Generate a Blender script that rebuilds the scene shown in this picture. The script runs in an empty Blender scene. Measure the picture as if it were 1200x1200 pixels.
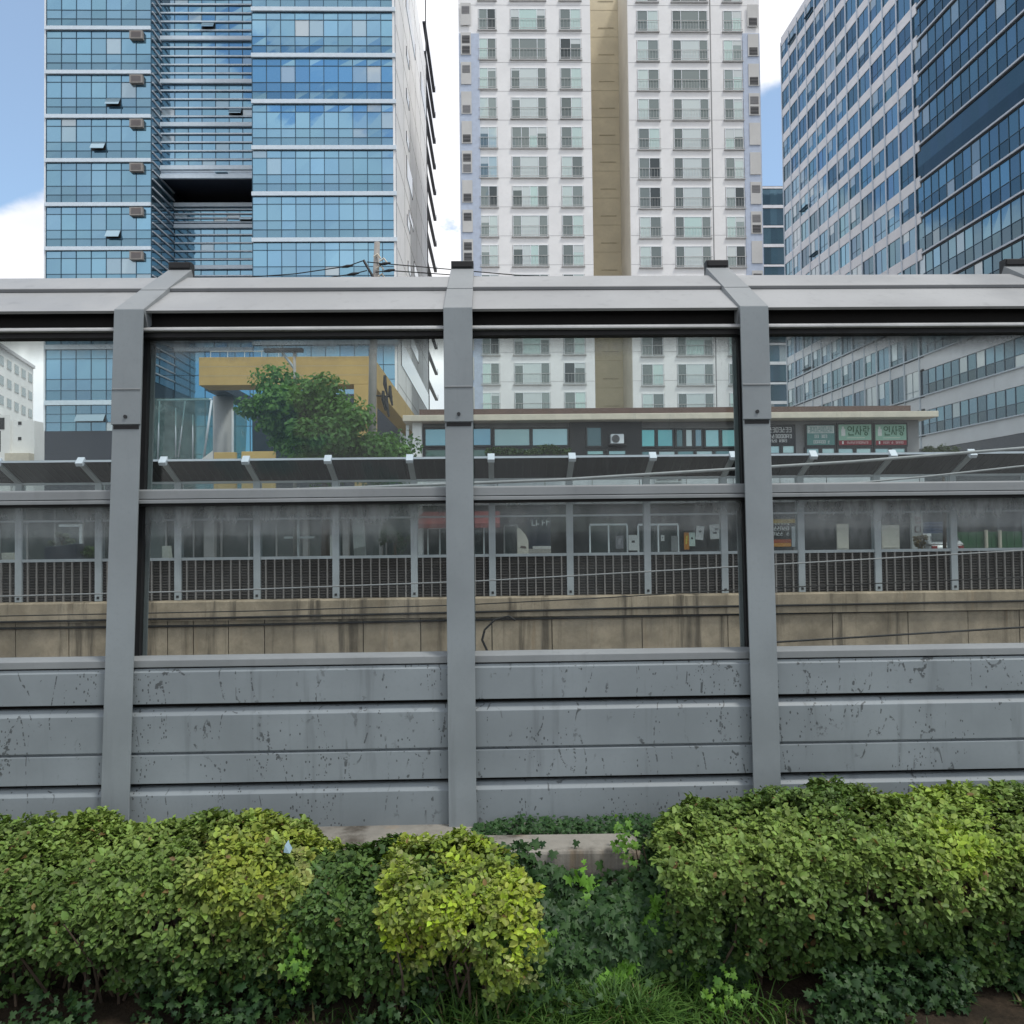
import bpy, math, random
import numpy as np
from mathutils import Vector, Matrix, noise as mnoise
R = math.radians
random.seed(7)
rng = np.random.default_rng(11)
sc = bpy.context.scene
COL = sc.collection

# ------------------------------------------------------------------ camera
F = 900.0
PITCH, YAW, ROLL = math.atan(20 / F), R(1.2), R(-0.65)
CAM = Vector((0, 0, 2.5))
ROT = Matrix.Rotation(-YAW, 3, 'Z') @ Matrix.Rotation(math.pi / 2 + PITCH, 3, 'X') @ Matrix.Rotation(ROLL, 3, 'Z')
cd = bpy.data.cameras.new('camera')
cd.sensor_width = 36
cd.lens = 36 * F / 1200
cd.clip_start = 0.05
cd.clip_end = 6000
cam = bpy.data.objects.new('camera', cd)
COL.objects.link(cam)
cam.matrix_world = Matrix.Translation(CAM) @ ROT.to_4x4()
sc.camera = cam

def P(px, py, Y):
    """survey: the point of the place at depth Y that the photo shows at this pixel"""
    d = ROT @ Vector(((px - 600) / F, -(py - 600) / F, -1))
    return CAM + d * (Y / d.y)
def X(px, Y, py=600): return P(px, py, Y).x
def Z(py, Y, px=600): return P(px, py, Y).z

# ------------------------------------------------------------------ mesh helpers
LOC = {}
class MB:
    def __init__(s):
        s.v, s.f, s.m, s.c = [], [], [], []
        s.col = (1, 1, 1, 1)
    def face(s, pts, m=0, col=None):
        i = len(s.v)
        s.v += [tuple(p) for p in pts]
        s.f.append(tuple(range(i, i + len(pts)))); s.m.append(m); s.c.append(col or s.col)
    def poly(s, vs, fs, m=0, col=None):
        i = len(s.v)
        s.v += [tuple(p) for p in vs]
        for f in fs:
            s.f.append(tuple(i + k for k in f)); s.m.append(m); s.c.append(col or s.col)
    def hexa(s, b, t, m=0, col=None):
        s.poly(list(b) + list(t), [(3, 2, 1, 0), (4, 5, 6, 7), (0, 1, 5, 4), (1, 2, 6, 5), (2, 3, 7, 6), (3, 0, 4, 7)], m, col)
    def box(s, x0, x1, y0, y1, z0, z1, m=0, col=None):
        if x0 > x1: x0, x1 = x1, x0
        if y0 > y1: y0, y1 = y1, y0
        if z0 > z1: z0, z1 = z1, z0
        s.hexa([(x0, y0, z0), (x1, y0, z0), (x1, y1, z0), (x0, y1, z0)],
               [(x0, y0, z1), (x1, y0, z1), (x1, y1, z1), (x0, y1, z1)], m, col)
    def prism_x(s, yz, x0, x1, m=0, col=None):
        """closed prism along X of a (y, z) outline given clockwise seen from +X or not; both work"""
        n = len(yz)
        vs = [(x0, y, z) for y, z in yz] + [(x1, y, z) for y, z in yz]
        a = sum(yz[i][0] * yz[(i + 1) % n][1] - yz[(i + 1) % n][0] * yz[i][1] for i in range(n))
        fs = [tuple(range(n - 1, -1, -1)), tuple(range(n, 2 * n))]
        fs += [(i, (i + 1) % n, n + (i + 1) % n, n + i) for i in range(n)]
        if a < 0: fs = [tuple(reversed(f)) for f in fs]
        s.poly(vs, fs, m, col)
    def prism_y(s, xz, y0, y1, m=0, col=None):
        n = len(xz)
        vs = [(x, y0, z) for x, z in xz] + [(x, y1, z) for x, z in xz]
        a = sum(xz[i][0] * xz[(i + 1) % n][1] - xz[(i + 1) % n][0] * xz[i][1] for i in range(n))
        fs = [tuple(range(n)), tuple(range(2 * n - 1, n - 1, -1))]
        fs += [((i + 1) % n, i, n + i, n + (i + 1) % n) for i in range(n)]
        if a < 0: fs = [tuple(reversed(f)) for f in fs]
        s.poly(vs, fs, m, col)
    def tube(s, pts, r, n=8, m=0, caps=True, col=None):
        pts = [Vector(p) for p in pts]
        rs = r if isinstance(r, (list, tuple)) else [r] * len(pts)
        vs, fs = [], []
        for i, p in enumerate(pts):
            d = (pts[min(i + 1, len(pts) - 1)] - pts[max(i - 1, 0)]).normalized()
            up = Vector((0, 0, 1)) if abs(d.z) < 0.9 else Vector((0, 1, 0))
            a = d.cross(up).normalized(); b = a.cross(d)
            for k in range(n):
                t = 2 * math.pi * k / n
                vs.append(p + (a * math.cos(t) + b * math.sin(t)) * rs[i])
        for i in range(len(pts) - 1):
            for k in range(n):
                fs.append((i * n + k, i * n + (k + 1) % n, (i + 1) * n + (k + 1) % n, (i + 1) * n + k))
        if caps:
            fs.append(tuple(range(n - 1, -1, -1)))
            fs.append(tuple(range((len(pts) - 1) * n, len(pts) * n)))
        s.poly(vs, fs, m, col)
    def build(s, name, mats, parent=None, bevel=0, smooth=False, loc=None):
        me = bpy.data.meshes.new(name)
        o = Vector(LOC.get(parent.name, (0, 0, 0))) if parent else Vector(loc or (0, 0, 0))
        me.from_pydata([(a - o.x, b - o.y, c - o.z) for a, b, c in s.v], [], s.f)
        if not isinstance(mats, (list, tuple)): mats = [mats]
        for m in mats: me.materials.append(M[m])
        if len(mats) > 1: me.polygons.foreach_set('material_index', s.m)
        at = me.color_attributes.new('col', 'FLOAT_COLOR', 'CORNER')
        buf = []
        for f, c in zip(s.f, s.c): buf += list(c) * len(f)
        at.data.foreach_set('color', buf)
        if smooth: me.polygons.foreach_set('use_smooth', [True] * len(s.f))
        me.update()
        ob = bpy.data.objects.new(name, me)
        COL.objects.link(ob)
        if parent: ob.parent = parent
        else: ob.location = o
        LOC[ob.name] = tuple(o)
        if bevel:
            b = ob.modifiers.new('bevel', 'BEVEL'); b.width = bevel; b.segments = 2; b.limit_method = 'ANGLE'
        return ob

def tag(o, label=None, cat=None, group=None, kind=None):
    if label: o['label'] = label
    if cat: o['category'] = cat
    if group: o['group'] = group
    if kind: o['kind'] = kind
    return o
def thing(name, label, cat, loc, group=None):
    o = bpy.data.objects.new(name, None)
    o.empty_display_size = 0.2
    COL.objects.link(o)
    o.location = loc; LOC[o.name] = tuple(loc)
    return tag(o, label, cat, group)
def copy_tree(o, parent=None):
    c = o.copy(); COL.objects.link(c)
    LOC[c.name] = LOC[o.name]
    if parent: c.parent = parent
    for ch in [k for k in bpy.data.objects if k.parent == o]: copy_tree(ch, c)
    return c

# ------------------------------------------------------------------ materials
M = {}
def nm(name):
    m = bpy.data.materials.new(name); m.use_nodes = True
    M[name] = m
    nt = m.node_tree
    return m, nt, nt.nodes, nt.links, nt.nodes['Principled BSDF']
def mapping(nt, scale=(1, 1, 1), kind='Object'):
    tc = nt.nodes.new('ShaderNodeTexCoord'); mp = nt.nodes.new('ShaderNodeMapping')
    mp.inputs['Scale'].default_value = scale
    nt.links.new(tc.outputs[kind], mp.inputs['Vector'])
    return mp.outputs['Vector']
def noise_tex(nt, vec, scale, detail=4, rough=0.55):
    n = nt.nodes.new('ShaderNodeTexNoise')
    n.inputs['Scale'].default_value = scale; n.inputs['Detail'].default_value = detail
    n.inputs['Roughness'].default_value = rough
    nt.links.new(vec, n.inputs['Vector'])
    return n.outputs['Fac']
def rmap(nt, val, a, b, c=0.0, d=1.0, smooth=True):
    r = nt.nodes.new('ShaderNodeMapRange')
    if smooth: r.interpolation_type = 'SMOOTHSTEP'
    for k, x in zip(('From Min', 'From Max', 'To Min', 'To Max'), (a, b, c, d)): r.inputs[k].default_value = x
    nt.links.new(val, r.inputs['Value'])
    return r.outputs['Result']
def mixc(nt, fac, a, b, mode='MIX'):
    n = nt.nodes.new('ShaderNodeMix'); n.data_type = 'RGBA'; n.blend_type = mode
    for sock, x in ((n.inputs[0], fac), (n.inputs[6], a), (n.inputs[7], b)):
        if isinstance(x, (int, float)): sock.default_value = x
        elif isinstance(x, (tuple, list)): sock.default_value = (*x[:3], 1)
        else: nt.links.new(x, sock)
    return n.outputs[2]
def math_n(nt, op, a, b=None):
    n = nt.nodes.new('ShaderNodeMath'); n.operation = op
    for i, x in enumerate((a, b)):
        if x is None: continue
        if isinstance(x, (int, float)): n.inputs[i].default_value = x
        else: nt.links.new(x, n.inputs[i])
    return n.outputs[0]
def bump(nt, bsdf, h, strength=0.2, dist=0.01):
    b = nt.nodes.new('ShaderNodeBump'); b.inputs['Strength'].default_value = strength
    b.inputs['Distance'].default_value = dist
    nt.links.new(h, b.inputs['Height']); nt.links.new(b.outputs[0], bsdf.inputs['Normal'])

def plain(name, col, rough=0.6, metal=0.0, var=0.12, scale=3.0, spec=0.4, attr=False, bumpy=0.0):
    """painted / mineral surface with two scales of mottling"""
    m, nt, N, L, b = nm(name)
    v = mapping(nt)
    n1 = noise_tex(nt, v, scale, 6); n2 = noise_tex(nt, v, scale * 9, 3)
    dark = tuple(c * (1 - var) for c in col); lite = tuple(min(1, c * (1 + var)) for c in col)
    c = mixc(nt, rmap(nt, n1, 0.3, 0.7), dark, lite)
    c = mixc(nt, rmap(nt, n2, 0.45, 0.75, 0, 0.5), c, tuple(x * (1 - var * 1.2) for x in col))
    if attr:
        a = N.new('ShaderNodeAttribute'); a.attribute_name = 'col'
        c = mixc(nt, 1.0, c, a.outputs['Color'], 'MULTIPLY')
    L.new(c, b.inputs['Base Color'])
    b.inputs['Metallic'].default_value = metal
    b.inputs['Specular IOR Level'].default_value = spec
    L.new(rmap(nt, n1, 0.3, 0.7, rough - 0.07, min(1, rough + 0.07)), b.inputs['Roughness'])
    if bumpy: bump(nt, b, n2, bumpy, 0.01)
    return m

def barrier_paint(name, col, specks=0.0, streak=0.25):
    m, nt, N, L, b = nm(name)
    v = mapping(nt)
    n1 = noise_tex(nt, v, 1.3, 5); n2 = noise_tex(nt, v, 40, 2)
    c = mixc(nt, rmap(nt, n1, 0.3, 0.7), tuple(x * 0.88 for x in col), tuple(x * 1.1 for x in col))
    vs = mapping(nt, (9, 9, 0.7))
    st = noise_tex(nt, vs, 1.0, 5, 0.6)
    c = mixc(nt, rmap(nt, st, 0.56, 0.75, 0, streak), c, tuple(x * 0.55 for x in col))
    c = mixc(nt, rmap(nt, n2, 0.5, 0.8, 0, 0.25), c, tuple(x * 0.8 for x in col))
    if specks:
        vd = mapping(nt, (1, 1, 0.62))
        wob = noise_tex(nt, vd, 6, 2)
        vo = N.new('ShaderNodeTexVoronoi'); vo.inputs['Scale'].default_value = 80
        L.new(vd, vo.inputs['Vector'])
        keep = N.new('ShaderNodeSeparateColor'); L.new(vo.outputs['Color'], keep.inputs[0])
        patch = rmap(nt, noise_tex(nt, mapping(nt, (1, 1, 0.5)), 2.3, 5, 0.7), 0.47, 0.70)
        r = math_n(nt, 'MULTIPLY', keep.outputs[0], 0.50)
        dot = math_n(nt, 'LESS_THAN', vo.outputs['Distance'], r)
        sel = math_n(nt, 'GREATER_THAN', keep.outputs[1], math_n(nt, 'SUBTRACT', 1.0, math_n(nt, 'MULTIPLY', patch, 0.42)))
        k = math_n(nt, 'MULTIPLY', math_n(nt, 'MULTIPLY', dot, sel), specks)
        # broken lines left by old creeper tendrils: contours of a tall noise, chopped into dashes
        tr = None
        for q, (rot, off) in enumerate(((0.5, 0.0), (-0.35, 7.3))):
            mv = N.new('ShaderNodeMapping'); mv.inputs['Scale'].default_value = (1.5, 1.5, 0.42); mv.inputs['Rotation'].default_value = (0, rot, 0); mv.inputs['Location'].default_value = (off, 0, off)
            tcn = N.new('ShaderNodeTexCoord'); L.new(tcn.outputs['Object'], mv.inputs['Vector'])
            cn = noise_tex(nt, mv.outputs['Vector'], 2.2, 2, 0.5)
            line = rmap(nt, math_n(nt, 'ABSOLUTE', math_n(nt, 'SUBTRACT', cn, 0.5)), 0.010, 0.004)
            dash = rmap(nt, noise_tex(nt, v, 30 + 8 * q, 2), 0.50, 0.56)
            part = rmap(nt, noise_tex(nt, v, 1.7 + q, 3), 0.46, 0.56)
            t1 = math_n(nt, 'MULTIPLY', math_n(nt, 'MULTIPLY', line, dash), part)
            tr = t1 if tr is None else math_n(nt, 'MAXIMUM', tr, t1)
        k = math_n(nt, 'MAXIMUM', k, math_n(nt, 'MULTIPLY', tr, specks))
        c = mixc(nt, k, c, (0.028, 0.03, 0.03))
    L.new(c, b.inputs['Base Color'])
    L.new(rmap(nt, n1, 0.3, 0.7, 0.42, 0.6), b.inputs['Roughness'])
    b.inputs['Specular IOR Level'].default_value = 0.35
    bump(nt, b, n1, 0.08, 0.02)
barrier_paint('grey_paint', (0.235, 0.263, 0.275), streak=0.35)
barrier_paint('cladding_paint', (0.225, 0.255, 0.270), specks=0.72, streak=0.5)
barrier_paint('rail_paint', (0.225, 0.24, 0.245))
barrier_paint('hood_paint', (0.30, 0.306, 0.306), streak=0.35)
barrier_paint('step_shade_grey', (0.10, 0.105, 0.11))
barrier_paint('far_paint', (0.36, 0.40, 0.42))
plain('gasket', (0.012, 0.012, 0.013), 0.6)
plain('rib_paint', (0.215, 0.205, 0.195), 0.7)
plain('band_metal', (0.66, 0.76, 0.84), 0.4, var=0.05)
plain('tan_joint', (0.44, 0.385, 0.275), 0.8)
plain('sill_stone', (0.50, 0.50, 0.49), 0.7)
plain('shade_black', (0.016, 0.015, 0.014), 0.8, spec=0.1)
plain('dark_steel', (0.022, 0.024, 0.026), 0.55)
plain('hood_underside', (0.018, 0.019, 0.021), 0.7)
plain('louver_dark', (0.035, 0.033, 0.032), 0.7, attr=True)
plain('white_metal', (0.78, 0.82, 0.85), 0.45, var=0.05)
plain('white_wall', (0.88, 0.88, 0.875), 0.7, var=0.05, scale=0.4)
plain('pale_wall', (0.60, 0.60, 0.585), 0.75, var=0.06, scale=0.5)
plain('tan_wall', (0.60, 0.53, 0.385), 0.8, var=0.08, scale=0.4)
plain('pale_tan_wall', (0.62, 0.585, 0.51), 0.8, var=0.06, scale=0.4)
plain('blue_wall', (0.50, 0.57, 0.69), 0.7, var=0.06)
plain('spandrel', (0.70, 0.70, 0.72), 0.6, var=0.06, scale=0.5)
plain('mullion_blue', (0.035, 0.085, 0.13), 0.4, var=0.1)
plain('mullion_white', (0.52, 0.57, 0.63), 0.45, var=0.05)
plain('slate_base', (0.03, 0.038, 0.055), 0.35)
plain('recess_paint', (0.22, 0.22, 0.23), 0.6)
plain('rail_bright', (0.46, 0.465, 0.46), 0.5)
plain('yellow_panel', (0.50, 0.345, 0.125), 0.6, var=0.10, scale=0.6)
plain('cream', (0.66, 0.60, 0.49), 0.7, var=0.08)
plain('roof_brown', (0.11, 0.07, 0.06), 0.8)
plain('shop_wall', (0.27, 0.27, 0.275), 0.75, var=0.1, scale=1.0)
plain('shop_dark', (0.02, 0.022, 0.025), 0.5)
plain('frame_dark', (0.018, 0.022, 0.026), 0.4)
plain('black_cable', (0.012, 0.012, 0.012), 0.6)
plain('pale_cable', (0.27, 0.28, 0.285), 0.5)
plain('pole_concrete', (0.30, 0.285, 0.265), 0.85, var=0.12, bumpy=0.2)
plain('paint', (0.8, 0.8, 0.8), 0.6, var=0.05, attr=True)
plain('gloss_paint', (0.8, 0.8, 0.8), 0.3, var=0.03, attr=True, spec=0.5)
plain('bark', (0.09, 0.065, 0.045), 0.9, var=0.3, scale=8, bumpy=0.5)
plain('rubber', (0.02, 0.02, 0.02), 0.8)
plain('pebble', (0.12, 0.1, 0.08), 0.9)

def concrete(name, col, stains=0.6):
    m, nt, N, L, b = nm(name)
    v = mapping(nt)
    n1 = noise_tex(nt, v, 0.8, 8, 0.65); n2 = noise_tex(nt, v, 14, 5, 0.7)
    c = mixc(nt, rmap(nt, n1, 0.3, 0.7), tuple(x * 0.62 for x in col), tuple(x * 1.25 for x in col))
    st = noise_tex(nt, mapping(nt, (2.6, 2.6, 0.16)), 1.0, 6, 0.62)
    c = mixc(nt, rmap(nt, st, 0.5, 0.68, 0, stains), c, (0.055, 0.046, 0.036))
    st2 = noise_tex(nt, mapping(nt, (5, 5, 0.3)), 0.7, 5, 0.6)
    c = mixc(nt, rmap(nt, st2, 0.58, 0.72, 0, 0.5), c, (0.30, 0.22, 0.14))
    c = mixc(nt, rmap(nt, n2, 0.45, 0.75, 0, 0.4), c, tuple(x * 0.6 for x in col))
    L.new(c, b.inputs['Base Color']); b.inputs['Roughness'].default_value = 0.9
    b.inputs['Specular IOR Level'].default_value = 0.2
    bump(nt, b, n2, 0.5, 0.01)
concrete('wall_concrete', (0.355, 0.30, 0.222), 0.78)
concrete('coping_concrete', (0.355, 0.30, 0.22), 0.9)
concrete('kerb_concrete', (0.29, 0.275, 0.24), 0.9)

def ground_mat(name, a, b_, scale, bumpy=0.6):
    m, nt, N, L, b = nm(name)
    v = mapping(nt)
    n1 = noise_tex(nt, v, scale, 8, 0.7); n2 = noise_tex(nt, v, scale * 12, 4, 0.7)
    c = mixc(nt, rmap(nt, n1, 0.35, 0.65), a, b_)
    c = mixc(nt, rmap(nt, n2, 0.4, 0.7, 0, 0.5), c, tuple(x * 0.5 for x in a))
    L.new(c, b.inputs['Base Color']); b.inputs['Roughness'].default_value = 0.95
    b.inputs['Specular IOR Level'].default_value = 0.15
    bump(nt, b, n2, bumpy, 0.02)
ground_mat('soil', (0.030, 0.024, 0.017), (0.062, 0.046, 0.031), 3)
ground_mat('asphalt', (0.045, 0.046, 0.048), (0.06, 0.06, 0.062), 2)
ground_mat('paving', (0.20, 0.19, 0.18), (0.27, 0.26, 0.245), 1.5, 0.3)
ground_mat('ballast', (0.10, 0.09, 0.08), (0.17, 0.155, 0.14), 6, 1.0)

def pane_glass(name, tint, rough=0.04, metal=0.75, blind=(0.62, 0.66, 0.66), wav=0.02):
    """reflective facade glass; the attribute tints each pane, its alpha is how far a blind is down behind it"""
    m, nt, N, L, b = nm(name)
    a = N.new('ShaderNodeAttribute'); a.attribute_name = 'col'
    c = mixc(nt, 1.0, tint, a.outputs['Color'], 'MULTIPLY')
    inv = math_n(nt, 'SUBTRACT', 1.0, a.outputs['Alpha'])
    c2 = mixc(nt, inv, c, blind)
    L.new(c2, b.inputs['Base Color'])
    L.new(math_n(nt, 'MULTIPLY', math_n(nt, 'SUBTRACT', 1.0, math_n(nt, 'MULTIPLY', inv, 0.9)), metal), b.inputs['Metallic'])
    b.inputs['Roughness'].default_value = rough
    b.inputs['Specular IOR Level'].default_value = 0.6
    v = mapping(nt)
    bump(nt, b, noise_tex(nt, v, 0.5, 2), wav, 0.25)
pane_glass('tower_glass', (0.205, 0.375, 0.49))
pane_glass('tower_glass_dark', (0.16, 0.29, 0.37))
pane_glass('east_glass', (0.125, 0.22, 0.275))
pane_glass('home_glass', (0.40, 0.49, 0.48), metal=0.5)
pane_glass('shop_glass', (0.14, 0.30, 0.34), metal=0.5, wav=0.12)
pane_glass('street_glass', (0.03, 0.04, 0.042), metal=0.1)

def clear_glass(name, tint, lo=None, hi=None, haze=0.05, edge=0.75, dirt=(0.33, 0.35, 0.35)):
    """transparent noise screen: clear, thinly dusty all over, grimier towards the rail it hangs from"""
    m, nt, N, L, b = nm(name)
    out = N['Material Output']
    tr = N.new('ShaderNodeBsdfTransparent'); tr.inputs[0].default_value = (*tint, 1)
    gl = N.new('ShaderNodeBsdfGlossy'); gl.inputs['Roughness'].default_value = 0.02
    gl.inputs[0].default_value = (1, 1, 1, 1)
    fr = N.new('ShaderNodeFresnel'); fr.inputs['IOR'].default_value = 1.35
    mx = N.new('ShaderNodeMixShader')
    L.new(math_n(nt, 'MULTIPLY', fr.outputs[0], 0.6), mx.inputs[0]); L.new(tr.outputs[0], mx.inputs[1]); L.new(gl.outputs[0], mx.inputs[2])
    df = N.new('ShaderNodeBsdfDiffuse')
    v = mapping(nt)
    n1 = noise_tex(nt, v, 1.1, 6, 0.6); n2 = noise_tex(nt, mapping(nt, (5, 5, 1.4)), 2.0, 6, 0.7)
    L.new(mixc(nt, rmap(nt, n2, 0.35, 0.65), tuple(x * 0.55 for x in dirt), dirt), df.inputs[0])
    f = rmap(nt, n1, 0.35, 0.75, haze * 0.4, haze * 1.5)
    if lo is not None:
        g = N.new('ShaderNodeNewGeometry'); sp = N.new('ShaderNodeSeparateXYZ'); L.new(g.outputs['Position'], sp.inputs[0])
        zz = math_n(nt, 'ADD', sp.outputs[2], math_n(nt, 'MULTIPLY', math_n(nt, 'SUBTRACT', n2, 0.5), (hi - lo) * 0.55))
        wide = rmap(nt, noise_tex(nt, mapping(nt, (0.55, 0.55, 0.0)), 1.0, 2), 0.35, 0.6, 0.55, 1.0)
        e = math_n(nt, 'MULTIPLY', rmap(nt, zz, lo, hi, 0, edge), wide)
        dr = noise_tex(nt, mapping(nt, (11, 11, 0.9)), 1.6, 5, 0.7)
        f = math_n(nt, 'MAXIMUM', math_n(nt, 'MAXIMUM', f, e), rmap(nt, dr, 0.60, 0.74, 0, 0.16))
    m2 = N.new('ShaderNodeMixShader')
    L.new(f, m2.inputs[0]); L.new(mx.outputs[0], m2.inputs[1]); L.new(df.outputs[0], m2.inputs[2])
    L.new(m2.outputs[0], out.inputs['Surface'])
clear_glass('screen_upper', (0.90, 0.94, 0.93), 3.62, 3.80, 0.035, 0.7)
clear_glass('screen_lower', (0.90, 0.92, 0.91), 2.32, 2.74, 0.05, 0.78)
clear_glass('far_screen', (0.82, 0.86, 0.86), None, None, 0.10)
clear_glass('atrium_glass', (0.62, 0.78, 0.76), None, None, 0.30, dirt=(0.35, 0.46, 0.46))

def leaf_mat(name, rough=0.42, trans=0.3):
    m, nt, N, L, b = nm(name)
    out = N['Material Output']
    a = N.new('ShaderNodeAttribute'); a.attribute_name = 'col'
    L.new(a.outputs['Color'], b.inputs['Base Color'])
    b.inputs['Roughness'].default_value = rough; b.inputs['Specular IOR Level'].default_value = 0.28
    t = N.new('ShaderNodeBsdfTranslucent')
    L.new(mixc(nt, 1.0, a.outputs['Color'], (1.1, 1.15, 0.5), 'MULTIPLY'), t.inputs[0])
    mx = N.new('ShaderNodeMixShader'); mx.inputs[0].default_value = trans
    L.new(b.outputs[0], mx.inputs[1]); L.new(t.outputs[0], mx.inputs[2]); L.new(mx.outputs[0], out.inputs['Surface'])
leaf_mat('leaf', 0.5, 0.2); leaf_mat('tree_leaf', 0.5, 0.35); leaf_mat('ivy_leaf', 0.5, 0.15); leaf_mat('grass_blade', 0.5, 0.35)

# ------------------------------------------------------------------ sky and sun
SUN_EL, SUN_AZ = R(63), R(128)
w = bpy.data.worlds.new('World'); sc.world = w; w.use_nodes = True
nt = w.node_tree; N = nt.nodes; L = nt.links
bg = N['Background']; bg.inputs['Strength'].default_value = 0.1
sky = N.new('ShaderNodeTexSky'); sky.sky_type = 'NISHITA'; sky.sun_disc = False
sky.sun_elevation = SUN_EL; sky.sun_rotation = SUN_AZ
sky.air_density = 1.0; sky.dust_density = 1.2; sky.ozone_density = 1.6
tc = N.new('ShaderNodeTexCoord')
mp = N.new('ShaderNodeMapping'); mp.inputs['Scale'].default_value = (1, 1, 1.5); mp.inputs['Location'].default_value = (3.1, 0.4, 0.3)
L.new(tc.outputs['Generated'], mp.inputs['Vector'])
n1 = noise_tex(nt, mp.outputs['Vector'], 2.2, 9, 0.52)
n2 = noise_tex(nt, mp.outputs['Vector'], 7.0, 6, 0.55)
def gap(px, py, r_in, r_out):
    """a break in the cloud deck round one direction of the sky"""
    d = (ROT @ Vector(((px - 600) / F, -(py - 600) / F, -1))).normalized()
    dp = N.new('ShaderNodeVectorMath'); dp.operation = 'DOT_PRODUCT'; dp.inputs[1].default_value = d
    L.new(tc.outputs['Generated'], dp.inputs[0])
    return rmap(nt, dp.outputs['Value'], math.cos(R(r_out)), math.cos(R(r_in)))
hole = math_n(nt, 'MAXIMUM', gap(-110, -105, 9, 18.5), gap(915, 185, 1.0, 6.0))
hole = math_n(nt, 'MAXIMUM', hole, math_n(nt, 'MULTIPLY', rmap(nt, n1, 0.52, 0.62), 0.75))      # ragged breaks elsewhere
cover = rmap(nt, math_n(nt, 'ADD', hole, math_n(nt, 'MULTIPLY', math_n(nt, 'SUBTRACT', n2, 0.5), 1.1)), 0.62, 0.38)
cloud = mixc(nt, rmap(nt, n2, 0.3, 0.7), (7.6, 7.8, 8.5), (9.8, 9.8, 9.9))
blue = mixc(nt, 0.16, mixc(nt, 1.0, sky.outputs[0], (1.2, 1.55, 1.62), 'MULTIPLY'), (9, 9.2, 9.6))
L.new(mixc(nt, cover, blue, cloud), bg.inputs['Color'])
sd = bpy.data.lights.new('sun', 'SUN'); sd.energy = 1.7; sd.angle = R(9); sd.color = (1, 0.96, 0.9)
so = bpy.data.objects.new('sun', sd); COL.objects.link(so)
sdir = Vector((math.sin(SUN_AZ) * math.cos(SUN_EL), math.cos(SUN_AZ) * math.cos(SUN_EL), math.sin(SUN_EL)))
so.rotation_euler = sdir.to_track_quat('Z', 'Y').to_euler()
so.location = (0, -20, 40)
vs_ = sc.view_settings
vs_.view_transform = 'Standard'; vs_.look = 'None'; vs_.exposure = 0.35; vs_.gamma = 1.0
sc.cycles.transparent_max_bounces = 24
sc.cycles.max_bounces = 8
sc.cycles.use_denoising = True

# ------------------------------------------------------------------ ground
ZF = 0.75      # street level beyond the tracks
b = MB()
prof = [(-600, 0), (5.34, 0), (5.36, -3.0), (19.98, -3.0), (20.0, ZF), (3000, ZF)]
for (y0, z0), (y1, z1) in zip(prof[:-1], prof[1:]):
    b.face([(-3000, y0, z0), (3000, y0, z0), (3000, y1, z1), (-3000, y1, z1)])
tag(b.build('ground', 'soil'), kind='structure')
b = MB(); b.box(-60, 60, -40, 2.6, -0.02, 0.004); tag(b.build('road', 'asphalt'), kind='structure')
b = MB(); b.box(-60, 60, 2.6, 3.4, -0.02, 0.12); tag(b.build('pavement', 'paving'), kind='structure')
b = MB(); b.box(-120, 120, 5.4, 19.4, -3.02, -2.9); tag(b.build('track_bed', 'ballast'), kind='structure')
b = MB(); b.box(-200, 200, 20.4, 28.4, ZF - .02, ZF + 0.004); tag(b.build('street', 'asphalt'), kind='structure')
b = MB(); b.box(-200, 200, 28.4, 400, ZF - .02, ZF + 0.12); tag(b.build('plaza', 'paving'), kind='structure')
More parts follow.
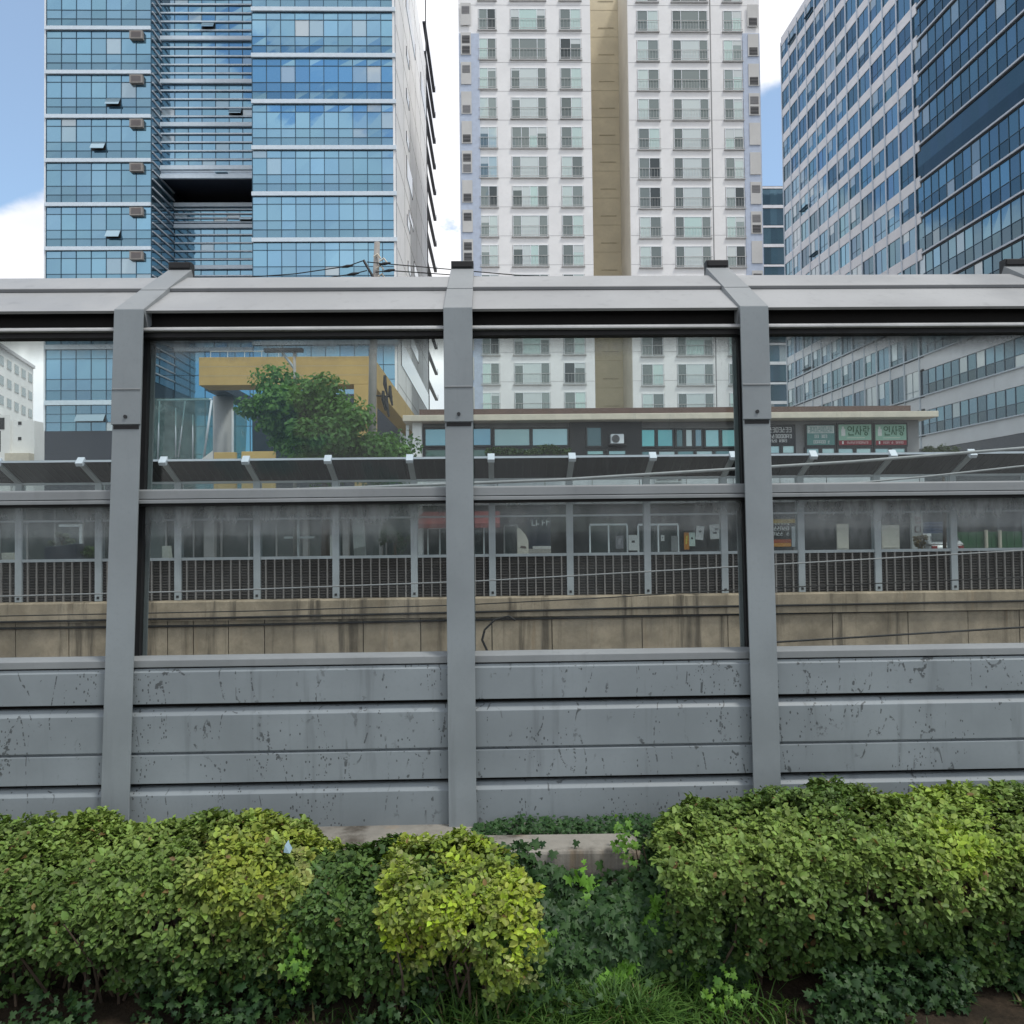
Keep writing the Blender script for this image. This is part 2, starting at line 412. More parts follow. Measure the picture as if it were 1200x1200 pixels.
# ------------------------------------------------------------------ near noise barrier
nb = thing('noise_barrier', 'tall grey near noise barrier with clear panes and dirty metal cladding, right behind the hedge', 'noise barrier', (0, 5.0, 0.0))
POSTS = [(-275, -295), (152, 134), (536.5, 542), (883, 900), (1287, 1318)]
PW = 0.18
zt, zb = Z(362, 5, 350), 0.40
def post_x(i, z):
    xt, xb = X(POSTS[i][0], 5, 362), X(POSTS[i][1], 5, 950)
    z1, z0 = Z(362, 5, 350), Z(955, 5, 350)
    return xt + (xb - xt) * (z1 - z) / (z1 - z0)
A, B_, C_ = (5.0, zt), (5.34, zt + 0.235), (5.80, zt + 0.535)
for i in range(5):
    def slab(mb, z0, z1, hw, y0, y1, m=0):
        a, c = post_x(i, z0), post_x(i, z1)
        mb.hexa([(a - hw, y0, z0), (a + hw, y0, z0), (a + hw, y1, z0), (a - hw, y1, z0)],
                [(c - hw, y0, z1), (c + hw, y0, z1), (c + hw, y1, z1), (c - hw, y1, z1)], m)
    m = MB()
    slab(m, zb, zt - 0.62, PW / 2, 5.0, 5.014)                  # front flange
    slab(m, zb, zt - 0.02, 0.006, 5.014, 5.186)                 # web
    slab(m, zb, zt - 0.02, PW / 2, 5.186, 5.2)                  # rear flange
    post = m.build('post', 'grey_paint', nb, bevel=0.003)
    m = MB(); zs = Z(496, 5, 350)
    slab(m, zs, zt, PW / 2 + 0.004, 4.986, 5.0005)
    m.build('splice_plate', 'grey_paint', post, bevel=0.003)
    m = MB(); zw = Z(455, 5, 350)
    slab(m, zw - 0.006, zw + 0.006, PW / 2 + 0.002, 4.981, 4.987)
    m.build('weld_seam', 'rail_paint', post, bevel=0.003)
    m = MB(); xx = post_x(i, zs + 0.05)  # paler tops: new growth, plus overhead light put into the leaf colour
    m.tube([(xx, 4.978, zs + 0.05), (xx, 4.988, zs + 0.05)], 0.012, 8)
    m.build('bolt', 'dark_steel', post)
    m = MB(); slab(m, zs - 0.028, zs - 0.004, PW / 2 - 0.01, 4.9965, 5.0)
    m.build('splice_shadow', 'gasket', post)  # black strip painted as the shadow under the splice plate
    # cranked arm over the hood
    x0 = post_x(i, zt); hw = PW / 2 + 0.004
    m = MB()
    def seg(p, q, w0, w1, th=0.13):
        d = Vector((q[0] - p[0], q[1] - p[1])).normalized(); n = Vector((d.y, -d.x)) * th
        m.hexa([(x0 - w0, p[0], p[1]), (x0 + w0, p[0], p[1]), (x0 + w0, p[0] + n.x, p[1] + n.y), (x0 - w0, p[0] + n.x, p[1] + n.y)],
               [(x0 - w1, q[0], q[1]), (x0 + w1, q[0], q[1]), (x0 + w1, q[0] + n.x, q[1] + n.y), (x0 - w1, q[0] + n.x, q[1] + n.y)])
    seg((4.988, zt + 0.001), B_, hw, hw - 0.002)
    seg((B_[0], B_[1] + 0.004), C_, hw - 0.004, hw - 0.008)
    arm = m.build('arm', 'rail_paint', nb, bevel=0.003)  # lighter top leaves mix young growth with painted light from above
    m = MB()
    m.box(x0 - 0.085, x0 + 0.085, 5.79, 5.86, C_[1] - 0.16, C_[1] + 0.055)
    m.box(x0 - 0.075, x0 + 0.075, 5.78, 5.795, C_[1] + 0.005, C_[1] + 0.05, 1)
    m.build('end_cap', ['dark_steel', 'gasket'], arm, bevel=0.004)

def zz(py): return Z(py, 5.08, 350)
for i in range(4):
    xl, xr = post_x(i, 2.2), post_x(i + 1, 2.2)
    def span(mb, prof, grow=0.0, m=0):
        """prism between two (leaning) posts"""
        n = len(prof)
        vs = [(post_x(i, z) + 0.012 - grow, y, z) for y, z in prof] + [(post_x(i + 1, z) - 0.012 + grow, y, z) for y, z in prof]
        a = sum(prof[k][0] * prof[(k + 1) % n][1] - prof[(k + 1) % n][0] * prof[k][1] for k in range(n))
        fs = [tuple(range(n - 1, -1, -1)), tuple(range(n, 2 * n))] + [(k, (k + 1) % n, n + (k + 1) % n, n + k) for k in range(n)]
        if a < 0: fs = [tuple(reversed(f)) for f in fs]
        mb.poly(vs, fs, m)
    def rect(y0, y1, z0, z1): return [(y0, z0), (y1, z0), (y1, z1), (y0, z1)]
    # sloping hood sheet with a step, its shade painted as a darker strip
    h0 = (5.02, zz(366)); h1 = (5.72, zz(366) + 0.435)
    d = Vector((h1[0] - h0[0], h1[1] - h0[1])); n = Vector((d.y, -d.x)).normalized()
    def hp(t, off): return (h0[0] + d.x * t - n.x * off, h0[1] + d.y * t - n.y * off)
    m = MB()
    span(m, [(h0[0], h0[1]), hp(0.55, 0), (hp(0.55, 0)[0] + 0.004, hp(0.55, 0)[1] + 0.032), (h1[0], h1[1] + 0.012), hp(1.0, -0.07), hp(0.012, -0.022)])
    q = hp(0.55, 0); span(m, rect(q[0] - 0.004, q[0] + 0.02, q[1] + 0.002, q[1] + 0.026), 0, 1)
    m.build('hood_sheet', ['hood_paint', 'step_shade_grey'], nb, bevel=0.003)
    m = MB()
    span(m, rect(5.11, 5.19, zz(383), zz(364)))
    m.build('head_beam', 'shade_black', nb)  # coloured near-black to stand for the shade under the hood
    m = MB()
    span(m, [(5.035, zz(388.5)), (5.12, zz(388.5)), (5.12, zz(383.0)), (5.06, zz(383.4)), (5.035, zz(386))])
    m.build('top_rail', 'rail_bright', nb, bevel=0.003)
    m = MB(); span(m, rect(5.075, 5.165, zz(394.5), zz(389)))
    m.build('head_gasket', 'gasket', nb)
    for k, (a, c, mat) in enumerate([(575, 394.5, 'screen_upper'), (769, 588, 'screen_lower')]):
        m = MB(); span(m, rect(5.168, 5.176, zz(a) - 0.05, zz(c) + 0.04))
        g = m.build('glass_pane', mat, nb)
        for s in (0, 1):
            m = MB(); sg = 1 if s == 0 else -1
            # channel lip, a second lip, and the black seal that grips the pane
            for dx0, dx1, y0, y1, mm in ((0.008, 0.022, 5.055, 5.166, 1), (0.022, 0.034, 5.10, 5.166, 1), (0.034, 0.064, 5.135, 5.184, 0)):
                fl = []
                for z in (zz(a) - 0.045, zz(c) + 0.035):
                    x = post_x(i + s, z)
                    q = [(x + sg * dx0, y0, z), (x + sg * dx1, y0, z), (x + sg * dx1, y1, z), (x + sg * dx0, y1, z)]
                    if s: q = [q[k2] for k2 in (1, 0, 3, 2)]
                    fl.append(q)
                m.hexa(fl[0], fl[1], mm)
            m.build('pane_stile', ['gasket', 'grey_paint'], g)
    m = MB()
    z0, z1 = zz(588.5), zz(572)
    span(m, [(5.075, z0 + 0.028), (5.05, z0 + 0.022), (5.05, z0), (5.166, z0), (5.166, z1), (5.066, z1), (5.06, z1 - 0.01), (5.06, z0 + 0.03)])
    m.build('mid_rail', 'rail_paint', nb, bevel=0.003)
    m = MB(); span(m, rect(5.082, 5.166, z0 - 0.016, z0 + 0.002)); m.build('rail_shadow', 'gasket', nb)  # black strip painted as the shadow below the mid rail
    m = MB()
    z0, z1 = zz(779), zz(768)
    span(m, [(5.055, z0), (5.166, z0), (5.166, z1), (5.125, z1 + 0.004), (5.055, z1 - 0.016)])
    m.build('sill_rail', 'rail_paint', nb, bevel=0.003)
    # cladding: modules with a shadow gap and a weathered ledge, a rolled groove half way
    y0 = 5.05
    gaps = [zz(824.5), zz(824.5) - 0.512, zz(824.5) - 1.024]
    def ledge(zg): return [(y0 + 0.012, zg - 0.0735), (y0, zg - 0.078)][::-1]
    tops = [zz(780) - 0.004] + [g for g in gaps[:2]]
    for k in range(3):
        zt_, zb_ = tops[k], gaps[k]
        pr = [(y0, zb_ + 0.017)]
        zg = zz(879) - (0 if k == 1 else 0)
        if k == 1:
            pr += [(y0, zg - 0.012), (y0 + 0.03, zg - 0.005), (y0 + 0.03, zg + 0.006), (y0, zg + 0.009)]
        if k == 0:
            pr += [(y0, zt_ - 0.022), (y0 + 0.012, zt_ - 0.016), (y0 + 0.012, zt_)]
        else:
            pr += [(y0, zt_ - 0.060), (y0 + 0.034, zt_ - 0.020), (y0 + 0.045, zt_ - 0.016)]
        pr += [(y0 + 0.08, zt_ - (0.016 if k else 0)), (y0 + 0.08, zb_ + 0.017)]
        m = MB(); span(m, pr)
        m.build('cladding_panel', 'cladding_paint', nb, bevel=0.002)
    m = MB(); span(m, rect(y0 + 0.085, y0 + 0.11, 0.42, zz(779))); m.build('backing_sheet', 'shade_black', nb)  # painted black so the gaps between panels look deeply shaded

# concrete footing and the short kerb block
m = MB()
m.prism_x([(4.80, 0.0), (5.33, 0.0), (5.33, 0.585), (4.88, 0.585), (4.80, 0.545)], -9, X(640, 4.85), 0)
tag(m.build('concrete_footing', 'kerb_concrete', bevel=0.012, loc=(0, 5, 0)), 'weathered concrete footing strip under the near grey barrier, left of the ivy', 'footing')
m = MB()
m.prism_x([(4.86, 0.0), (5.33, 0.0), (5.33, 0.57), (4.86, 0.57)], X(641, 4.85), 9, 0)
tag(m.build('concrete_footing', 'kerb_concrete', bevel=0.012, loc=(2, 5, 0)), 'concrete footing under the right part of the near barrier, hidden by ivy and hedge', 'footing')
m = MB()
xa, xb = X(560, 4.6), X(757, 4.6)
m.prism_y([(xa, 0), (xb, 0), (xb, 0.52), (xb - 0.03, 0.57), (xb - 0.10, 0.625), (xa, 0.63)], 4.50, 4.76)
tag(m.build('kerb_block', 'kerb_concrete', bevel=0.02, loc=((xa + xb) / 2, 4.6, 0)), 'stained concrete kerb block with a rounded right end, half covered by ivy', 'kerb block')

# ------------------------------------------------------------------ far noise barrier, mirrored across the tracks
YF = 19.6
fb = thing('noise_barrier', 'far noise barrier with pale posts and dark louvre panels, on the brown concrete wall', 'noise barrier', (0, YF, 0.79))
xs0, xs1 = X(22, YF), X(1117, YF)
dx = (xs1 - xs0) / 12
px_ = [xs0 + dx * (k - 2) for k in range(17)]
zA, zB, zC = 3.80, 2.83, 1.87
ZC = 0.80
for k, x in enumerate(px_):
    m = MB(); m.box(x - 0.085, x + 0.085, YF - 0.02, YF + 0.16, ZC, zA)
    post = m.build('post', 'far_paint', fb, bevel=0.004)
    m = MB(); m.box(x - 0.03, x + 0.03, YF - 0.035, YF - 0.02, ZC + 0.06, ZC + 0.12); m.build('bolt', 'dark_steel', post)
    m = MB()
    pr = [(YF - 0.02, zA - 0.02), (YF + 0.1, zA - 0.02), (18.80, 4.30), (18.74, 4.20)]
    m.prism_x(pr, x - 0.07, x + 0.07)
    arm = m.build('arm', 'far_paint', fb)
    m = MB(); m.prism_x([(18.66, 4.20), (18.72, 4.13), (18.86, 4.25), (18.80, 4.36)], x - 0.085, x + 0.085)
    m.build('end_cap', 'mullion_white', arm)
for k in range(16):
    a, c = px_[k] + 0.086, px_[k + 1] - 0.086
    m = MB()
    m.prism_x([(YF + 0.03, zA), (YF + 0.03, zA + 0.05), (18.78, 4.29), (18.78, 4.235)], a + 0.01 - 0.03, c - 0.01 + 0.03)
    for j in range(9):
        xx = a + (c - a) * (j + 0.5) / 9
        m.prism_x([(YF - 0.02, zA - 0.004), (YF - 0.02, zA + 0.02), (18.82, 4.225), (18.82, 4.20)], xx - 0.012, xx + 0.012, 1)
    hood = m.build('hood_sheet', ['hood_underside', 'dark_steel'], fb)
    m = MB(); m.box(a, c, 18.745, 18.779, 4.235, 4.285); m.build('hood_edge', 'mullion_white', hood)
    m = MB(); m.box(a, c, YF, YF + 0.06, zA - 0.06, zA - 0.005); m.build('top_rail', 'far_paint', fb)
    m = MB(); m.box(a, c, YF + 0.01, YF + 0.06, zB - 0.025, zB + 0.025); m.build('mid_rail', 'far_paint', fb)
    for z0, z1 in ((zB + 0.025, zA - 0.06), (zC, zB - 0.025)):
        m = MB(); m.box(a, c, YF + 0.03, YF + 0.04, z0, z1); m.build('glass_pane', 'far_screen', fb)
    m = MB(); m.box(a, c, YF - 0.005, YF + 0.07, zC - 0.07, zC); m.build('sill_rail', 'far_paint', fb)
    m = MB()
    m.box(a, c, YF + 0.07, YF + 0.12, ZC, zC - 0.07, 0)
    for j in range(14):
        z = ZC + 0.03 + j * 0.069
        t = random.uniform(0.7, 1.5)
        m.prism_x([(YF + 0.068, z), (YF + 0.068, z + 0.05), (YF + 0.03, z + 0.016), (YF + 0.03, z + 0.01)], a, c, 1, (1.15 * t, 1.1 * t, 1.05 * t, 1))
    for j in range(8):
        xx = a + (c - a) * (j + 0.6) / 8.2
        m.box(xx - 0.017, xx + 0.017, YF, YF + 0.068, ZC, zC - 0.07, 2)
    m.build('louver_panel', ['louver_dark', 'louver_dark', 'rib_paint'], fb)

# retaining wall
rw = thing('retaining_wall', 'stained brown concrete retaining wall below the far noise barrier', 'retaining wall', (0, 19.5, -3))
m = MB(); m.prism_x([(19.36, 0.30), (19.97, 0.30), (19.97, 0.795), (19.40, 0.795), (19.36, 0.76)], -30, 30)
m.build('coping', 'coping_concrete', rw)
jo = [X(p, 19.5) for p in (-160, -60, 20, 82, 145, 197, 227, 268, 310, 425, 492, 575, 645, 750, 850, 905, 972, 1060, 1130, 1190, 1290)]
jo = [-30] + jo + [30]
for a, c in zip(jo[:-1], jo[1:]):
    m = MB(); m.box(a + 0.012, c - 0.012, 19.45 + random.uniform(0, 0.01), 19.80, -2.89, 0.298)
    m.build('wall_panel', 'wall_concrete', rw)
m = MB(); m.box(-30, 30, 19.81, 19.96, -2.89, 0.299); m.build('wall_core', 'gasket', rw)
# dark drain stains, cable clips
def cable(label, pts, r, mat, group=None, n=6, sag=0.0):
    m = MB()
    q = []
    for (a, c) in zip(pts[:-1], pts[1:]):
        for k in range(8):
            t = k / 8
            p = Vector(a).lerp(Vector(c), t); p.z -= sag * 4 * t * (1 - t); q.append(p)
    q.append(Vector(pts[-1]))
    m.tube(q, r, n)
    o = m.build('cable', mat, smooth=True, loc=q[len(q) // 2])
    return tag(o, label, 'cable', group)
def pp(l, Y): return [P(a, c, Y) for a, c in l]
cable('upper of the two dark cables fixed along the brown retaining wall', pp([(-150, 732), (0, 729), (260, 724), (520, 718), (760, 712), (1000, 708), (1350, 701)], 19.33), 0.028, 'black_cable')
cable('lower of the two dark cables fixed along the brown retaining wall', pp([(-150, 740), (0, 736.5), (260, 733), (520, 727), (760, 722), (1000, 717), (1350, 711)], 19.41), 0.032, 'black_cable')
cable('thin pale overhead wire crossing low in front of the far louvres', pp([(-200, 704), (260, 692), (560, 681), (880, 663), (1200, 645), (1400, 632)], 12.0), 0.012, 'pale_cable')
cable('thick pale feeder cable rising to the right in front of the far hood', pp([(-100, 588), (430, 571), (660, 562), (870, 549), (1000, 541), (1200, 525), (1400, 508)], 15.0), 0.034, 'pale_cable')
cable('thin pale wire below the thick feeder cable at the right', pp([(960, 570), (1080, 559), (1200, 546), (1400, 522)], 14.0), 0.02, 'pale_cable')
cable('dark wire low over the tracks just above the near sill', pp([(900, 753), (1000, 747), (1200, 735), (1400, 725)], 10.0), 0.014, 'black_cable')
cable('thin dark messenger wire in front of the brown wall', pp([(-200, 727), (0, 722), (300, 716), (540, 709), (700, 701), (880, 690), (1300, 672)], 13.0), 0.010, 'black_cable')
cable('looped dark cable hanging in front of the brown wall beside the middle post', [P(p, q, 17.0) for p, q in ((604, 727), (596, 722), (580, 726), (568, 738), (565, 750), (572, 765), (582, 785))], 0.025, 'black_cable')
# ------------------------------------------------------------------ facade helper
def tone(lo=0.85, hi=1.12, blind=0.12):
    t = random.uniform(lo, hi)
    b_ = 1.0 if random.random() > blind else random.uniform(0.25, 0.8)
    return (t * random.uniform(0.95, 1.05), t, t * random.uniform(0.97, 1.06), b_)

class Facade:
    """a vertical plane: u runs along it, w is outwards"""
    def __init__(s, o, du, dn):
        s.o = Vector(o); s.u = Vector(du).normalized(); s.n = Vector(dn).normalized()
    def pt(s, u, w, z): return s.o + s.u * u + s.n * w + Vector((0, 0, z - s.o.z))
    def box(s, mb, u0, u1, w0, w1, z0, z1, m=0, col=None):
        # u x z x n must be right handed: flip when it is not
        q = lambda z: [s.pt(u0, w1, z), s.pt(u1, w1, z), s.pt(u1, w0, z), s.pt(u0, w0, z)]
        a, c = q(z0), q(z1)
        if s.u.cross(-s.n).z < 0: a, c = a[::-1], c[::-1]
        mb.hexa(a, c, m, col)
    def pane(s, mb, u0, u1, w, z0, z1, m=0, col=None, jit=0.006):
        j = lambda: random.uniform(-jit, jit)
        q = [s.pt(u0, w + j(), z0), s.pt(u1, w + j(), z0), s.pt(u1, w + j(), z1), s.pt(u0, w + j(), z1)]
        if s.u.cross(-s.n).z < 0: q = q[::-1]
        mb.face(q, m, col)

# ------------------------------------------------------------------ left office tower
YL, YR, YC, YC2 = 70.0, 66.6, 72.0, 75.0
TB = ZF + 0.12
tw = thing('office_tower', 'blue glass office tower with white floor bands and a dark recess, on the left', 'office tower', (X(260, 68), 70, TB))
ZTOP = 62.0
xl0, xl1 = X(53, YL), X(178, YL)
xr0, xr1 = X(297, YR), X(468, YR)
def slab_part(name, mat, x0, x1, y0, y1, z0, z1, parent, bevel=0):
    m = MB(); m.box(x0, x1, y0, y1, z0, z1); return m.build(name, mat, parent, bevel=bevel)
slab_part('core_wall', 'slate_base', xl0 + 0.05, xl1 - 0.05, YL + 0.15, 100, TB, ZTOP, tw)
slab_part('core_wall', 'slate_base', xr0 + 0.05, xr1 - 0.3, YR + 0.15, 100, TB, ZTOP, tw)
slab_part('core_wall', 'slate_base', xl1 - 0.04, xr0 + 0.04, YC + 0.15, 100, Z(207, YC, 240), ZTOP, tw)
slab_part('core_wall', 'slate_base', xl1 - 0.04, xr0 + 0.04, YC2 + 0.15, 100, TB, Z(243, YC2, 240), tw)
slab_part('recess_wall', 'recess_paint', xl1 - 0.04, xr0 + 0.04, YC2 + 3, 99, Z(243, YC2, 240), Z(207, YC, 240), tw)
slab_part('corner_trim', 'white_metal', xl0 - 0.12, xl0 + 0.02, YL - 0.1, YL + 0.4, Z(505, YL, 60), ZTOP, tw)

def curtain(x0, x1, Y, z0, z1, cols, glass, rows=(0.0, 0.2, 0.42, 0.82, 1.0), blind=0.1, mull=0.05, face=(0, -1, 0), lo=0.84, hi=1.12):
    """one storey of curtain wall between two floor bands"""
    fc = Facade((x0, Y, z0), (1, 0, 0), face)
    W = x1 - x0; H = z1 - z0
    m = MB()
    off = random.random() < 0.25
    for ci in range(cols):
        t0 = tone(lo, hi, 0)
        for r in range(len(rows) - 1):
            a, c = z0 + H * rows[r], z0 + H * rows[r + 1]
            t = tone(lo, hi, blind if r == 2 else blind * 0.3)
            t = tuple((p + q) / 2 for p, q in zip(t[:3], t0[:3])) + (t[3],)
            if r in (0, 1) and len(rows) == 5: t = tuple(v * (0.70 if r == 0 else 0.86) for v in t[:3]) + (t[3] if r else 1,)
            fc.pane(m, W * ci / cols, W * (ci + 1) / cols, 0.0, a, c, 0, t)
    g = m.build('glazing', glass, tw)
    m = MB()
    for ci in range(cols + 1):
        u = W * ci / cols
        fc.box(m, u - mull / 2, u + mull / 2, -0.02, 0.05, z0, z1)
    for r in rows[1:-1]:
        fc.box(m, 0, W, -0.02, 0.035, z0 + H * r - mull / 2, z0 + H * r + mull / 2)
    m.build('mullion_grid', 'mullion_blue', g)
    # a few opened awning lights
    if random.random() < 0.4:
        ci = random.randrange(1, cols - 1); a = z0 + H * rows[1]; c = z0 + H * rows[2]
        u0, u1 = W * ci / cols + 0.06, W * (ci + random.choice((1, 1, 2))) / cols - 0.06
        m = MB()
        q = [fc.pt(u0, 0.45, a + 0.1), fc.pt(u1, 0.45, a + 0.1), fc.pt(u1, 0.06, c - 0.05), fc.pt(u0, 0.06, c - 0.05)]
        q2 = [p - Vector((0, 0, 0.06)) for p in q]
        m.hexa(q2, q, 0, (1.1, 1.1, 1.1, 0.7))
        fc.box(m, u0, u1, 0.036, 0.042, a + 0.03, c - 0.05, 1)
        m.build('awning_window', [glass, 'gasket'], g)
    return g
def band(x0, x1, Y, zc, h=0.36, d=0.22):
    return slab_part('floor_band', 'band_metal', x0, x1, Y - d, Y - 0.051, zc - h * .42, zc + h * .42, tw)

zs = [Z(34 + 51.55 * k, YL, 115) for k in range(-1, 7)] + [Z(407, YL, 115), Z(472, YL, 115)]
for k, z in enumerate(zs):
    band(xl0, xl1, YL, z, 0.40 if k < 8 else 0.5)
    if 0 < k < 8:
        m = MB(); xa, xb = X(154, YL), X(169.5, YL)
        m.box(xa, xb, YL - 0.38, YL - 0.03, z - 1.10, z - 0.35, 0)
        m.box(xa + 0.16, xb - 0.16, YL - 0.385, YL - 0.37, z - 0.98, z - 0.47, 1)
        for q in range(5): m.box(xa + 0.16, xb - 0.16, YL - 0.40, YL - 0.386, z - .95 + q * 0.095, z - .91 + q * 0.095, 2)
        m.build('vent_box', ['pole_concrete', 'roof_brown', 'shop_wall'], tw)
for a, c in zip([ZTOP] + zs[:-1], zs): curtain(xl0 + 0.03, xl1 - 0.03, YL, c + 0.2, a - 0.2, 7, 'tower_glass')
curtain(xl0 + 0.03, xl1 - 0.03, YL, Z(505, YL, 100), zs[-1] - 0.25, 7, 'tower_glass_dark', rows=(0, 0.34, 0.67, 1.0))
slab_part('plinth', 'slate_base', xl0 - 0.05, xl1 + 0.05, YL - 0.06, YL + 0.14, TB, Z(505, YL, 100) - 0.01, tw)

zs = [Z(66 + 53.9 * k, YR, 380) for k in range(-2, 6)] + [Z(402, YR, 380)]
for z in zs: band(xr0, xr1, YR, z, 0.42)
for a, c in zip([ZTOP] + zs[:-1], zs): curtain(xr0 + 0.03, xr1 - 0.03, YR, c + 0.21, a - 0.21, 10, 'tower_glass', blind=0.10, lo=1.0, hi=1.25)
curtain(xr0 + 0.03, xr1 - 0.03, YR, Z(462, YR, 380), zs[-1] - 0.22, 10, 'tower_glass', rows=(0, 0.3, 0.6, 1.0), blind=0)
slab_part('plinth', 'slate_base', xr0 - 0.05, xr1 + 0.1, YR - 0.06, YR + 0.14, TB, Z(462, YR, 380) - 0.01, tw)

# recessed middle: many thin louvre lines
def louvred(Y, zlist, x0, x1):
    for k, z in enumerate(zlist):
        band(x0, x1, Y, z, 0.44, 0.3)
    for a, c in zip(zlist[:-1], zlist[1:]):
        g = curtain(x0, x1, Y, c + 0.2, a - 0.2, 8, 'tower_glass', blind=0.12, rows=(0, 0.2, 0.4, 0.6, 0.8, 1.0))
        m = MB()
        for j in range(1, 5):
            z = c + (a - c) * j / 5
            m.box(x0, x1, Y - 0.16, Y - 0.052, z - 0.06, z + 0.06)
        m.build('louver_fins', 'band_metal', tw)
zl = [Z(-4 + 50.4 * k, YC, 245) for k in range(-1, 5)]
louvred(YC, zl + [Z(208, YC, 245)], xl1 + 0.02, xr0 - 0.02)
louvred(YC2, [Z(p, YC2, 250) for p in (241, 266, 314, 362, 410)], xl1 + 0.02, xr0 - 0.02)
curtain(xl1 + 0.02, xr0 - 0.02, YC2, TB, Z(412, YC2, 250), 7, 'tower_glass', rows=(0, 0.12, 0.24, 0.36, 0.48, 0.62, 0.74, 0.88, 1.0), blind=0)
# side return of the left block inside the recess
m = MB()
fc = Facade((xl1, YL, 0), (0, 1, 0), (1, 0, 0))
for z in [Z(34 + 51.55 * k, YL, 115) for k in range(-1, 8)]:
    for j in range(5):
        fc.box(m, 0.1, 4.9, 0.0, 0.10, z - j * 0.8 - 0.06, z - j * 0.8 + 0.06, 1)
    fc.pane(m, 0, 5.0, 0.0, z - 4, z, 0, tone(0.7, 0.9, 0))
m.build('return_glazing', ['tower_glass_dark', 'mullion_white'], tw)

# white panelled side wall with slot windows, and the stack of fins at its far end
xs = xr1 + 0.02
ye = 66.6 * 114 / 78.5
m = MB(); m.box(xs - 0.3, xs, YR - 0.05, ye, Z(462, YR, 470), ZTOP)
sw = m.build('side_wall', 'white_wall', tw)
m = MB()
for k in range(16):
    z = Z(462, YR, 470) + 0.9 + k * 3.95
    if z < ZTOP: m.box(xs - 0.01, xs + 0.012, YR - 0.045, ye - 0.02, z - 0.03, z + 0.03)
for y in np.arange(YR + 5.6, ye - 1, 5.6): m.box(xs - 0.01, xs + 0.012, y - 0.03, y + 0.03, Z(462, YR, 470), ZTOP)
m.build('panel_joint', 'pole_concrete', sw)
def side_px(px, py):      # point of the side wall seen at this pixel
    d = ROT @ Vector(((px - 600) / F, -(py - 600) / F, -1)); p = CAM + d * (xs / d.x); return p
for (pa, pb, hgt) in [((475.5, 10), (486, 50), 1.6), ((493, 108), (499, 120), 2.0), ((476, 62), (479, 74), .8), ((476, 110), (479, 123), .8), ((476, 160), (479, 172), .8),
                      ((476.5, 205), (483, 213), 2.0), ((477, 258), (480, 268), .9), ((479, 250), (484, 268), .5), ((478, 312), (481, 320), .8), ((485, 318), (490, 326), 1.2), ((481, 400), (490, 418), 1.2), ((470, 408), (503, 478), 2.2)]:
    a, c = side_px(*pa), side_px(*pb)
    if a.y > c.y: a, c = c, a
    zc = (a.z + c.z) / 2
    m = MB()
    m.box(xs + 0.005, xs + 0.05, a.y, c.y, zc - hgt / 2, zc + hgt / 2, 0, (0.6, 0.6, 0.6, 1))
    m.box(xs + 0.0, xs + 0.065, a.y - 0.08, a.y, zc - hgt / 2 - .08, zc + hgt / 2 + .08, 1)
    m.box(xs + 0.0, xs + 0.065, c.y, c.y + .08, zc - hgt / 2 - .08, zc + hgt / 2 + .08, 1)
    m.build('slot_window', ['tower_glass_dark', 'frame_dark'], sw)
m = MB(); m.box(xs - 0.02, xs + 0.10, ye + 0.01, ye + 0.2, TB, Z(20, 103, 505)); m.build('corner_trim', 'frame_dark', tw)
for k in range(15):
    z = Z(24 + 35 * k, ye, 503)
    if z > 8:
        m = MB(); m.box(xs - 0.4, xs + 0.03, ye + 0.25, ye + 16, z - 0.09, z + 0.09)
        m.tube([(xs + .02, ye + 15.9, z + .091), (xs + .0, ye + 15.9, z + .8)], .03, 6, 1)
        m.build('balcony_slab', ['slate_base', 'frame_dark'], tw)

# ------------------------------------------------------------------ apartment tower
YA = 72.8
ap = thing('apartment_tower', 'white apartment tower with a tan centre strip and pale blue corner strips, in the middle', 'apartment tower', (X(716, YA), YA, TB))
xa0, xa1 = X(539, YA, 200), X(694, YA, 200)
xb0, xb1 = X(738, YA, 200), X(893, YA, 200)
ZAT = 57.5
slab_part('wing_wall', 'white_wall', xa0, xa1, YA, 92, TB, ZAT, ap)
slab_part('wing_wall', 'white_wall', xb0, xb1, YA, 92, TB, ZAT, ap)
m = MB(); m.box(xa1 + 0.001, xb0 - 0.001, 78.0, 91, TB, ZAT + 2)
m2 = MB(); m2.box(xb0 - 0.05, xb0 - 0.002, YA + 0.02, 77.99, TB, ZAT); m2.build('return_wall', 'pale_tan_wall', ap)
for k in range(19):
    z = Z(12, 78, 710) - 2.8 * k
    m.box(xa1 + 0.02, xb0 - 0.06, 77.985, 77.998, z - 0.02, z + 0.02, 1)
    m.box(xa1 + 1.5, xb0 - 0.5, 77.96, 77.984, z + 0.9, z + 0.98, 1)
m.build('centre_wall', ['tan_wall', 'tan_joint'], ap)
ztop_l = Z(11, YA, 600)
m = MB()
for a, c in ((xa0, xa1), (xb0, xb1)):
    for k in range(-1, 20):
        z = ztop_l - 2.8 * k + 0.42
        m.box(a + 0.01, c - 0.01, YA - 0.008, YA + 0.01, z - 0.012, z + 0.012)
xj = X(842, YA)
m.box(xj - 0.05, xj + 0.05, YA - 0.02, YA + 0.01, TB, ZAT)
m.build('facade_joint', 'shop_wall', ap)
for px0, px1, s in ((539.5, 563, 0), (872.5, 892.5, 1)):
    m = MB(); a, c = X(px0, YA, 200), X(px1, YA, 200)
    m.box(a, c, YA - 0.12, YA - 0.002, TB, Z(40, YA, px0))
    m.build('corner_strip', 'blue_wall', ap)

